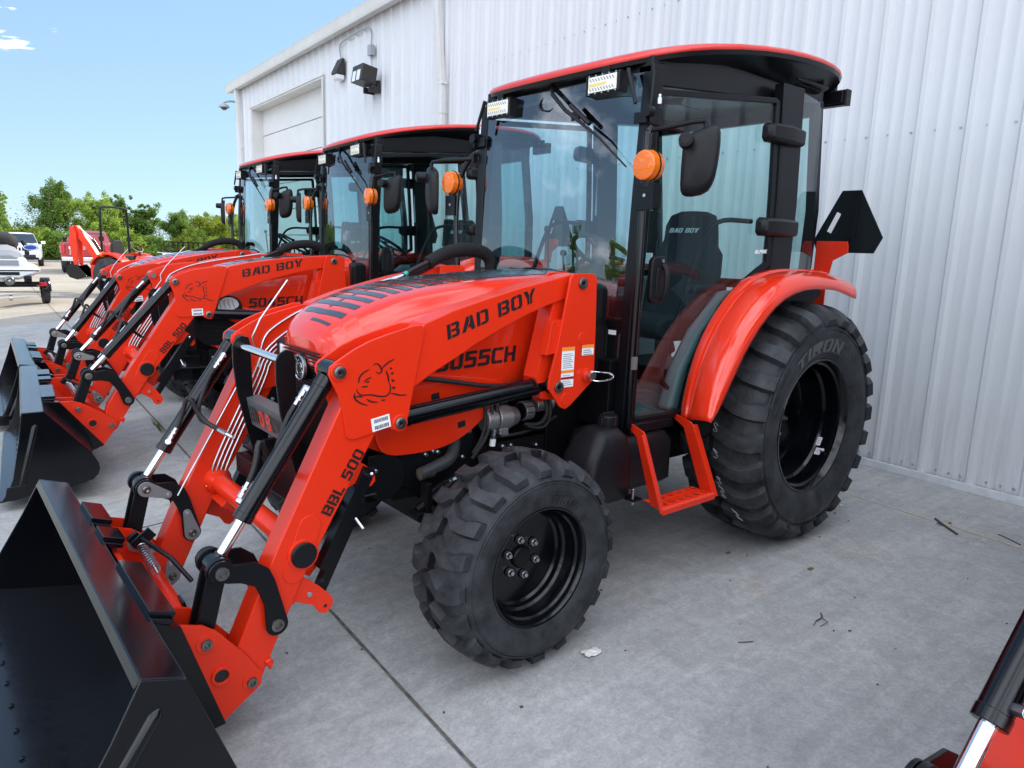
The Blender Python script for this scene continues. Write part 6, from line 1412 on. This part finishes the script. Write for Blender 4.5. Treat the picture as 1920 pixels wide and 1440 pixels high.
# ------------------------------------------------------------------ far vehicles on the lot
def simple_wheel(parent, c, r, w, side, axis='y', rimmat=ZINC, name='wheel'):
    o = bpy.data.objects.new(name, None); COL.objects.link(o); o.parent = parent
    m = MB().mat(RUBBER); m.lathe([(-w/2, r*.55), (-w/2, r*.9), (-w*.38, r), (w*.38, r), (w/2, r*.9), (w/2, r*.55)], c, 32, axis, caps=False); m.build('tyre', o)
    m = MB().mat(rimmat); m.lathe([(w*.42*side, r*.60), (w*.30*side, r*.52), (w*.15*side, r*.2), (w*.25*side, r*.12), (w*.25*side, .001)], c, 24, axis)
    for k in range(5):
        a = 2*PI*k/5; d1 = Vector((math.cos(a), 0, math.sin(a))) if axis == 'y' else Vector((0, math.cos(a), math.sin(a))); ax = Vector((0, 1, 0)) if axis == 'y' else Vector((1, 0, 0))
        p0 = Vector(c)+ax*w*.30*side; m.tube([p0+d1*r*.1, p0+d1*r*.55], r*.07, 6)
    m.build('rim', o); return o
def car_body(mb, secs):
    """secs: (x, half width low, half width high, z low, z belt, z top, half width top)"""
    rings = []
    for (x, wl_, wh_, z0, zb, zt, wt) in secs:
        half = [(wl_*.96, z0), (wl_, z0+.08), (wh_, (z0+zb)/2), (wh_*.985, zb), (wt+(wh_-wt)*.12, zb+.03), (wt, zt-.05), (wt*.85, zt), (0, zt+.02)]
        rings.append([(x, y, z) for y, z in half]+[(x, -y, z) for y, z in reversed(half[:-1])])
    mb.rings(rings)
# white sport utility vehicle; local +x is forward
suv = thing('parked_suv', 'white SUV with black grille slots parked by the kerb, seen from the front', 'car', (-.42, -43.2, 0), R(84))
m = MB().mat(CARW)
car_body(m, [(2.32, .72, .74, .48, .86, .88, .68), (2.25, .86, .88, .36, .95, .98, .80), (1.9, .93, .95, .32, 1.02, 1.05, .84), (1.1, .95, .96, .32, 1.08, 1.12, .84), (.95, .95, .96, .32, 1.10, 1.14, .82), (.25, .95, .96, .32, 1.10, 1.60, .66), (-.3, .95, .96, .32, 1.10, 1.68, .64), (-1.6, .95, .96, .32, 1.10, 1.66, .63), (-2.1, .93, .94, .34, 1.08, 1.50, .62), (-2.3, .88, .90, .42, 1.02, 1.10, .70)])
m.build('body', suv, sharp=50)
m = MB().mat(CGLASS); m.add([(.97, .78, 1.155), (.97, -.78, 1.155), (.27, -.62, 1.605), (.27, .62, 1.605)], [(0, 1, 2, 3)])
for v in range(4): m.v[v] = (m.v[v][0]+.03, m.v[v][1], m.v[v][2]+.01)
m.build('windscreen', suv)
for s in (1, -1):
    m = MB().mat(CGLASS); m.add([(.80, s*.925, 1.13), (.20, s*.73, 1.53), (-1.7, s*.72, 1.58), (-2.0, s*.93, 1.14)], [(0, 1, 2, 3)]); m.build('side_window', suv)
    m = MB().mat(LAMPGL); m.prism([(2.285, .80), (2.30, .94), (2.05, .97), (2.10, .82)], s*.56, s*.90); m.build('headlight', suv, bevel=.02)
    m = MB().mat(CARW); m.box((.75, s*1.03, 1.20), (.12, .20, .15)); m.mat(PLAST); m.box((.75, s*.96, 1.14), (.06, .08, .04)); m.build('side_mirror', suv, bevel=.03)
    for x in (1.42, -1.42): simple_wheel(suv, (x, s*.86, .37), .37, .24, s)
m = MB().mat(PLAST)
for s in (1, -1): m.box((0, s*.955, .40), (4.3, .03, .14)); m.tube([(.2, s*.62, 1.70), (-.6, s*.62, 1.74), (-1.7, s*.62, 1.71)], .02, 6)
m.box((2.30, 0, .40), (.08, 1.55, .10)); m.build('body_trim', suv, bevel=.01)
m = MB().mat(WHITE); m.box((2.335, 0, .60), (.01, .32, .15)); m.build('number_plate', suv)
m = MB().mat(INK)
for i in range(7): m.box((2.30, -.42+.14*i, .86), (.05, .10, .17))
m.box((2.31, 0, .52), (.06, 1.3, .14)); m.build('grille', suv, bevel=.01)
m = MB().mat(INK)
for s in (1, -1): m.prism(arc(1.42, .37, .46, 0, 180, 12)+arc(1.42, .37, .40, 180, 0, 12), s*.93, s*.975)
m.build('wheel_arch', suv)
# jet-ski style watercraft on its trailer
trl = thing('boat_trailer', 'black boat trailer with one small wheel and red side light, under the white watercraft', 'trailer', (2.28, -17.35, 0), R(-90))
m = MB().mat(BLACK); m.box((1.0, 0, .46), (3.2, .06, .07)); m.box((.0, 0, .42), (.07, 1.30, .07)); m.box((-.45, 0, .50), (.07, 1.15, .07)); m.box((.2, .36, .60), (1.8, .10, .05)); m.box((.2, -.36, .60), (1.8, .10, .05)); m.tube([(-.45, .57, .50), (-.2, .60, .42), (.1, .60, .40)], .03, 8); m.tube([(-.45, -.57, .50), (-.2, -.60, .42), (.1, -.60, .40)], .03, 8)
m.build('trailer_frame', trl, bevel=.01)
m = MB().mat(ZINC); m.cyl((-.1, -.62, .28), (-.1, .62, .28), .02, n=12); m.cyl((-.5, -.03, .17), (-.5, .03, .17), .06, n=20); m.build('axle', trl)
for s in (1, -1):
    simple_wheel(trl, (0.0, s*.73, .27), .275, .15, s)
    m = MB().mat(BLACK); m.rings([[(.34*math.cos(t), s*y, .27+.34*math.sin(t)) for t in [PI*.95*i/10+.08 for i in range(11)]] for y in (.65, .82)], caps=False, closed=False); mo = m.build('mudguard', trl); md = mo.modifiers.new('t', 'SOLIDIFY'); md.thickness = .01
    m = MB().mat(TAILR); m.box((-.40, s*.62, .47), (.05, .20, .085)); m.build('tail_light', trl, bevel=.008)
skt = thing('watercraft', 'white and grey two-seat watercraft resting on the black trailer', 'jet ski', (2.28, -17.35, 0), R(-90))
m = MB().mat(SKIW); rg_ = []
for (x, w, z0, z1) in ((-.55, .56, .64, .82), (-.50, .61, .60, .86), (0, .62, .55, .90), (.8, .60, .55, .92), (1.6, .48, .58, .98), (2.2, .25, .70, 1.0), (2.5, .05, .86, .98)):
    rg_.append([(x, y, z) for y, z in ((w*.35, z0), (w*.85, z0+.10), (w, z0+.16), (w*1.02, z1-.05), (w*.94, z1), (w*.55, z1+.02), (-w*.55, z1+.02), (-w*.94, z1), (-w*1.02, z1-.05), (-w, z0+.16), (-w*.85, z0+.10), (-w*.35, z0))])
m.rings(rg_); m.rings([[(x, y, z) for y, z in ((.40*k, .88), (.36*k, h), (.2*k, h+.05), (-.2*k, h+.05), (-.36*k, h), (-.40*k, .88))] for (x, k, h) in ((-.50, .9, .92), (-.42, 1, 1.05), (.2, .95, 1.12), (1.0, .9, 1.2), (1.7, .6, 1.1), (2.2, .3, 1.0))]); m.build('hull', skt, sharp=40)
m = MB().mat(SKIG); m.rings([[(x, y, z) for y, z in ((.26*k, h-.1), (.24*k, h+.06), (.1*k, h+.12), (-.1*k, h+.12), (-.24*k, h+.06), (-.26*k, h-.1))] for (x, k, h) in ((-.46, .8, 1.0), (-.35, 1.2, 1.12), (.2, 1.05, 1.2), (.6, .9, 1.28), (1.1, .8, 1.34))]); m.box((-.50, 0, .96), (.06, .42, .12)); m.build('saddle', skt, bevel=.02)
m = MB().mat(SLEEVE); m.rings([[(x, y, z) for y, z in ((.42*k, h-.12), (.40*k, h), (.2*k, h+.10), (-.2*k, h+.12), (-.40*k, h), (-.42*k, h-.12))] for (x, k, h) in ((.35, .6, 1.36), (.55, .8, 1.47), (.9, .85, 1.52), (1.3, .8, 1.45), (1.5, .4, 1.32))]); m.tube([(.9, -.45, 1.42), (.75, -.50, 1.30), (.5, -.48, 1.15)], .05, 8, smooth=1); m.build('handlebar_cover', skt, sharp=60)
m = MB().mat(ZINC); m.lathe([(.0, .10), (-.10, .095), (-.12, .08), (-.05, .06), (.0, .02)], (-.56, .0, .56), 24, 'x'); m.mat(PLAST); m.box((-.56, -.35, .60), (.12, .14, .12)); m.box((-.54, .2, .72), (.05, .8, .07)); m.build('jet_nozzle', skt)
# dark red pickup, seen from the tail; local +x forward
pk = thing('pickup_truck', 'dark red pickup truck seen from its tailgate, behind the backhoe', 'pickup truck', (-2.45, -35.6, 0), R(-104))
m = MB().mat(CARR)
car_body(m, [(-2.7, .86, .90, .62, 1.28, 1.30, .84), (-2.5, .93, .96, .55, 1.30, 1.32, .88), (-.9, .95, .97, .50, 1.32, 1.34, .88), (-.75, .95, .97, .50, 1.32, 1.80, .68), (.0, .95, .97, .50, 1.30, 1.86, .66), (.7, .95, .97, .50, 1.28, 1.78, .66), (1.2, .95, .97, .50, 1.25, 1.30, .80), (2.5, .90, .92, .52, 1.15, 1.18, .78), (2.7, .8, .82, .6, 1.0, 1.02, .7)])
m.build('body', pk, sharp=50)
m = MB().mat(CGLASS); m.add([(-.79, .62, 1.42), (-.79, -.62, 1.42), (-.79, -.56, 1.75), (-.79, .56, 1.75)], [(0, 1, 2, 3)]); m.build('rear_window', pk)
tgm = MB().mat(CARR); tgm.box((-2.72, 0, 1.02), (.05, 1.45, .50)); tgo = tgm.build('tailgate', pk, bevel=.02)
decal('CHE', lambda u, v, w: (-2.748-w, -(-.60+u) - 0.0, 1.04+v), .62, .12, WHITE, slant=0).build('lettering', tgo)
m = MB().mat(CHROME); m.box((-2.80, 0, .62), (.16, 1.75, .18)); m.build('bumper', pk, bevel=.03)
for s in (1, -1):
    m = MB().mat(TAILR); m.box((-2.70, s*.83, 1.05), (.08, .16, .40)); m.build('tail_light', pk, bevel=.02)
    m = MB().mat(CGLASS); m.add([(.75, s*.93, 1.33), (.55, s*.72, 1.74), (-.6, s*.72, 1.76), (-.7, s*.93, 1.33)], [(0, 1, 2, 3)]); m.build('side_window', pk)
    m = MB().mat(PLAST); m.box((.85, s*1.08, 1.40), (.12, .22, .24)); m.build('side_mirror', pk, bevel=.03)
    for x in (1.65, -1.75): simple_wheel(pk, (x, s*.86, .42), .42, .26, s)
# compact tractor with a backhoe; local +x forward
bh = thing('backhoe_tractor', 'small open orange-red tractor with a roll bar hoop and folded backhoe boom', 'tractor', (-.76, -20.1, 0), R(128))
m = MB().mat(DARK); m.box((.5, 0, .55), (1.7, .40, .35)); m.box((1.25, 0, .38), (.12, .95, .12)); m.box((-.1, 0, .6), (.5, .8, .3)); m.build('chassis', bh, bevel=.02)
m = MB().mat(RED2); m.rings([[(x, y, z) for y, z in ((.28*k, .72), (.30*k, 1.0*h), (.20*k, 1.10*h), (-.20*k, 1.10*h), (-.30*k, 1.0*h), (-.28*k, .72))] for (x, k, h) in ((.55, 1, 1.02), (1.1, 1, .99), (1.5, .95, .93), (1.62, .8, .86))]); m.build('hood', bh, bevel=.03)
for s in (1, -1):
    simple_wheel(bh, (0, s*.56, .52), .52, .30, s, rimmat=BLACK); simple_wheel(bh, (1.25, s*.52, .33), .33, .22, s, rimmat=BLACK)
    m = MB().mat(RED); m.prism(arc(0, .52, .66, 15, 150, 12)+arc(0, .52, .60, 150, 15, 12), s*.40, s*.72); m.box((0.0, s*.42, .95), (.7, .03, .4)); m.build('fender', bh, bevel=.01)
    m = MB().mat(AMBER); m.cyl((-.20, s*.66, 1.12), (-.13, s*.66, 1.12), .075, n=20); m.build('amber_light', bh, bevel=.01)
m = MB().mat(SATIN); m.tube([(-.30, .52, .75), (-.30, .52, 2.30), (-.30, .44, 2.43), (-.30, -.44, 2.43), (-.30, -.52, 2.30), (-.30, -.52, .75)], .032, 10, smooth=2); m.box((-.30, .52, 1.55), (.09, .09, .12)); m.box((-.30, -.52, 1.55), (.09, .09, .12)); m.build('roll_bar', bh)
m = MB().mat(SEATM); m.box((-.05, 0, 1.05), (.42, .46, .12)); m.rings([[(x, y, z) for x, y in ((-.30, w), (-.20, w), (-.20, -w), (-.30, -w))] for (z, w) in ((1.05, .23), (1.35, .24), (1.48, .16), (1.53, .06))]); m.build('seat', bh, bevel=.03)
m = MB().mat(PLAST); m.tube([(.38+.0, .19*math.cos(t), 1.33+.10*math.sin(t)) if False else (.40-.10*math.sin(t), .19*math.cos(t), 1.33+.12*math.sin(t)) for t in [2*PI*i/30 for i in range(31)]], .016, 8); m.tube([(.40, 0, 1.33), (.55, 0, 1.05)], .03, 8); m.box((.55, 0, 1.02), (.2, .4, .2)); m.build('steering_wheel', bh)
bhh = bh
m = MB().mat(RED); m.box((-.75, 0, .62), (.5, .45, .45)); m.build('mount', bhh, bevel=.03)
BB_ = [(-.72, .78), (-.92, .80), (-1.42, 1.62), (-1.62, 1.88), (-1.72, 1.84), (-1.74, 1.72), (-1.66, 1.60), (-1.20, 1.30)]
m = MB().mat(RED); m.prism([(-.70, .82), (-.90, .80), (-1.35, 1.40), (-1.60, 1.66), (-1.70, 1.78), (-1.66, 1.90), (-1.52, 1.90), (-1.40, 1.75), (-1.10, 1.40)], -.07, .07); bo = m.build('boom', bhh, bevel=.012)
f = plane_map((-1.02, .0712, 1.00), (-.60, 0, .80), (.80, 0, .60)); decal('BAD BOY', f, .42, .06, INK, slant=.1).build('lettering', bo)
m = MB().mat(RED); m.prism([(-1.60, 1.88), (-1.70, 1.86), (-1.76, 1.40), (-1.64, .78), (-1.54, .76), (-1.50, 1.40), (-1.50, 1.70)], .072, .12); m.prism([(-1.60, 1.88), (-1.70, 1.86), (-1.76, 1.40), (-1.64, .78), (-1.54, .76), (-1.50, 1.40), (-1.50, 1.70)], -.12, -.072); dp_ = m.build('dipper_arm', bhh, bevel=.006)
f = plane_map((-1.60, .1212, .84), (-.04, 0, 1), (1, 0, .04)); decal('BAD BOY', f, .44, .055, INK, slant=.1).build('lettering', dp_)
m = MB().mat(CHROME); m.cyl((-1.0, 0, 1.48), (-1.5, 0, 1.86), .022, n=12); m.cyl((-1.80, 0, 1.5), (-1.86, 0, 1.05), .018, n=12); m.mat(BLACK); m.cyl((-.72, 0, 1.05), (-1.05, 0, 1.52), .04, n=16); m.cyl((-1.74, 0, 1.82), (-1.80, 0, 1.45), .034, n=16); m.build('cylinder', bhh)
m = MB().mat(BLACK); m.prism([(-1.66, .84), (-1.86, .80), (-1.94, .70), (-1.80, .66), (-1.62, .72)], -.05, .05); bp_ = [(-1.80, .74), (-1.50, .80), (-1.20, .52), (-1.16, .46), (-1.26, .44), (-1.50, .36), (-1.75, .42), (-1.86, .56)]
for s in (1, -1): m.prism(bp_, s*.19, s*.20)
m.prism([(-1.80, .74), (-1.86, .56), (-1.75, .42), (-1.50, .36), (-1.26, .44), (-1.16, .46), (-1.17, .45), (-1.50, .372), (-1.74, .43), (-1.845, .56), (-1.79, .73)], -.19, .19); m.build('digging_bucket', bhh, bevel=.004)
ut = thing('utility_trailer', 'black railed utility trailer parked in front of the trees', 'trailer', (-8.0, -40.2, 0), R(3))
m = MB().mat(SATIN); m.box((0, 0, .55), (2.3, 1.5, .08))
for z in (.95, 1.45): m.box((0, .74, z), (2.2, .04, .05)); m.box((0, -.74, z), (2.2, .04, .05))
for i in range(9):
    for y in (.74, -.74): m.box((-1.08+.27*i, y, 1.0), (.03, .03, .92))
m.build('railing', ut)
for s in (1, -1): simple_wheel(ut, (0, s*.86, .34), .34, .2, s)
gc = thing('parked_motorcycle', 'white touring motorcycle with a round clear windshield beyond the tractors', 'motorcycle', (-4.45, -30.2, 0), R(70))
m = MB().mat(CARW); m.box((.25, 0, .92), (.5, .40, .22)); m.box((-.5, 0, .75), (.6, .55, .25)); m.build('fairing', gc, bevel=.06)
m = MB().mat(GLASSR); m.rings([[(.42-.10*z, .26*math.cos(t)*k, 1.18+.24*math.sin(t)*k) for t in [2*PI*i/24 for i in range(24)]] for (k, z) in ((1.0, 0), (.9, .02), (.5, .05), (.02, .06))], caps=False); m.build('windshield', gc)
m = MB().mat(SEATM); m.box((-.25, 0, .86), (.7, .30, .12)); m.build('seat', gc, bevel=.04)
for x in (.75, -.75): simple_wheel(gc, (x, 0, .32), .32, .13, 1, name='wheel')
m = MB().mat(CHROME); m.box((0, 0, .45), (.6, .3, .35)); m.tube([(.40, -.4, 1.05), (.42, 0, 1.0), (.40, .4, 1.05)], .014, 8); m.cyl((.55, 0, .95), (.60, 0, .95), .09, n=20); m.build('engine', gc, bevel=.03)
bo_ = MB().mat(BLUEOV); bo_.lathe([(0, .001), (0, .10), (.012, .11), (.014, .001)], (0, 0, 0), 32, 'y'); bo_.mat(WHITE); bo_.lathe([(.0145, .085), (.0155, .088), (.0155, .094), (.0145, .097)], (0, 0, 0), 32, 'y')
o = bo_.build('oval_badge'); o.scale = (1.45, 1, .62)
o.parent = skt; o.location = (-.05, -.50, 1.30); o.rotation_euler = (0, 0, R(90))

# ------------------------------------------------------------------ litter on the slab
def crumpled(name, x, y, r, mat, label, cat, seed, flat=.25):
    rnd = random.Random(seed); m = MB().mat(mat); n = 7; g = []
    for i in range(n):
        g.append([(x+(i/(n-1)-.5)*2*r+rnd.uniform(-.2, .2)*r, y+(j/(n-1)-.5)*1.2*r+rnd.uniform(-.15, .15)*r, gz(x)+.004+rnd.random()*r*flat*(1-abs(j/(n-1)-.5))) for j in range(n)])
    m.rings(g, caps=False, closed=False); return tag(m.build(name, sharp=10), label, cat)
crumpled('paper_scrap', 1.853, 1.056, .040, PAPER, 'crumpled white paper scrap on the concrete beside the front tyre', 'paper scrap', 2)
crumpled('paper_scrap', -.78, .80, .016, PAPER, 'tiny white paper scrap near the rear tyre', 'paper scrap', 5)
crumpled('dead_leaf', .345, 1.189, .016, LEAFD, 'curled brown leaf lying on the open concrete', 'leaf', 3, .6)
crumpled('dead_leaf', .532, .811, .016, LEAFD, 'small dark leaf close to the rear tyre', 'leaf', 4, .6)
crumpled('dead_leaf', -1.05, 1.37, .014, LEAFD, 'brown leaf fragment next to the stick', 'leaf', 8, .6)
def twig(pts, r, label, cat='twig', extra=()):
    m = MB().mat(TWIG); m.tube([(x, y, gz(x)+r+z) for x, y, z in pts], r, 6, smooth=1)
    for e in extra: m.tube([(x, y, gz(x)+r*.6+z) for x, y, z in e], r*.6, 5)
    tag(m.build('twig'), label, cat)
twig([(-1.05, 1.285, 0), (-.97, 1.36, .002), (-.874, 1.471, 0)], .007, 'thick dark stick lying across the yellow chalk line', 'stick', [[(-.97, 1.36, 0), (-.95, 1.33, .01)]])
twig([(.76, 1.46, 0), (.80, 1.49, .006), (.85, 1.485, .0)], .003, 'forked thin twig on the open concrete', 'twig', [[(.80, 1.49, 0), (.83, 1.53, .01), (.88, 1.52, 0)], [(.85, 1.485, 0), (.90, 1.50, .004)]])
twig([(1.30, 1.375, 0), (1.27, 1.40, .003), (1.24, 1.41, 0)], .0022, 'short thin twig nearest the front tyre')
twig([(-1.10, 1.62, 0), (-1.06, 1.70, .002), (-1.02, 1.76, 0)], .003, 'slim twig close to the wall base')
rnd = random.Random(31); m = MB().mat(TWIG)
for i in range(110):
    x, y = rnd.uniform(-1.8, 3.2), rnd.uniform(-3, 2.6); r_ = rnd.uniform(.0012, .0035); m.box((x, y, gz(x)+.004+r_*.4), (r_*2*rnd.uniform(.6, 2.5), r_*2, r_), Matrix.Rotation(rnd.uniform(0, 3), 3, 'Z'))
tag(m.build('debris'), 'specks of grit and dry bits scattered over the concrete', 'debris', kind='stuff')
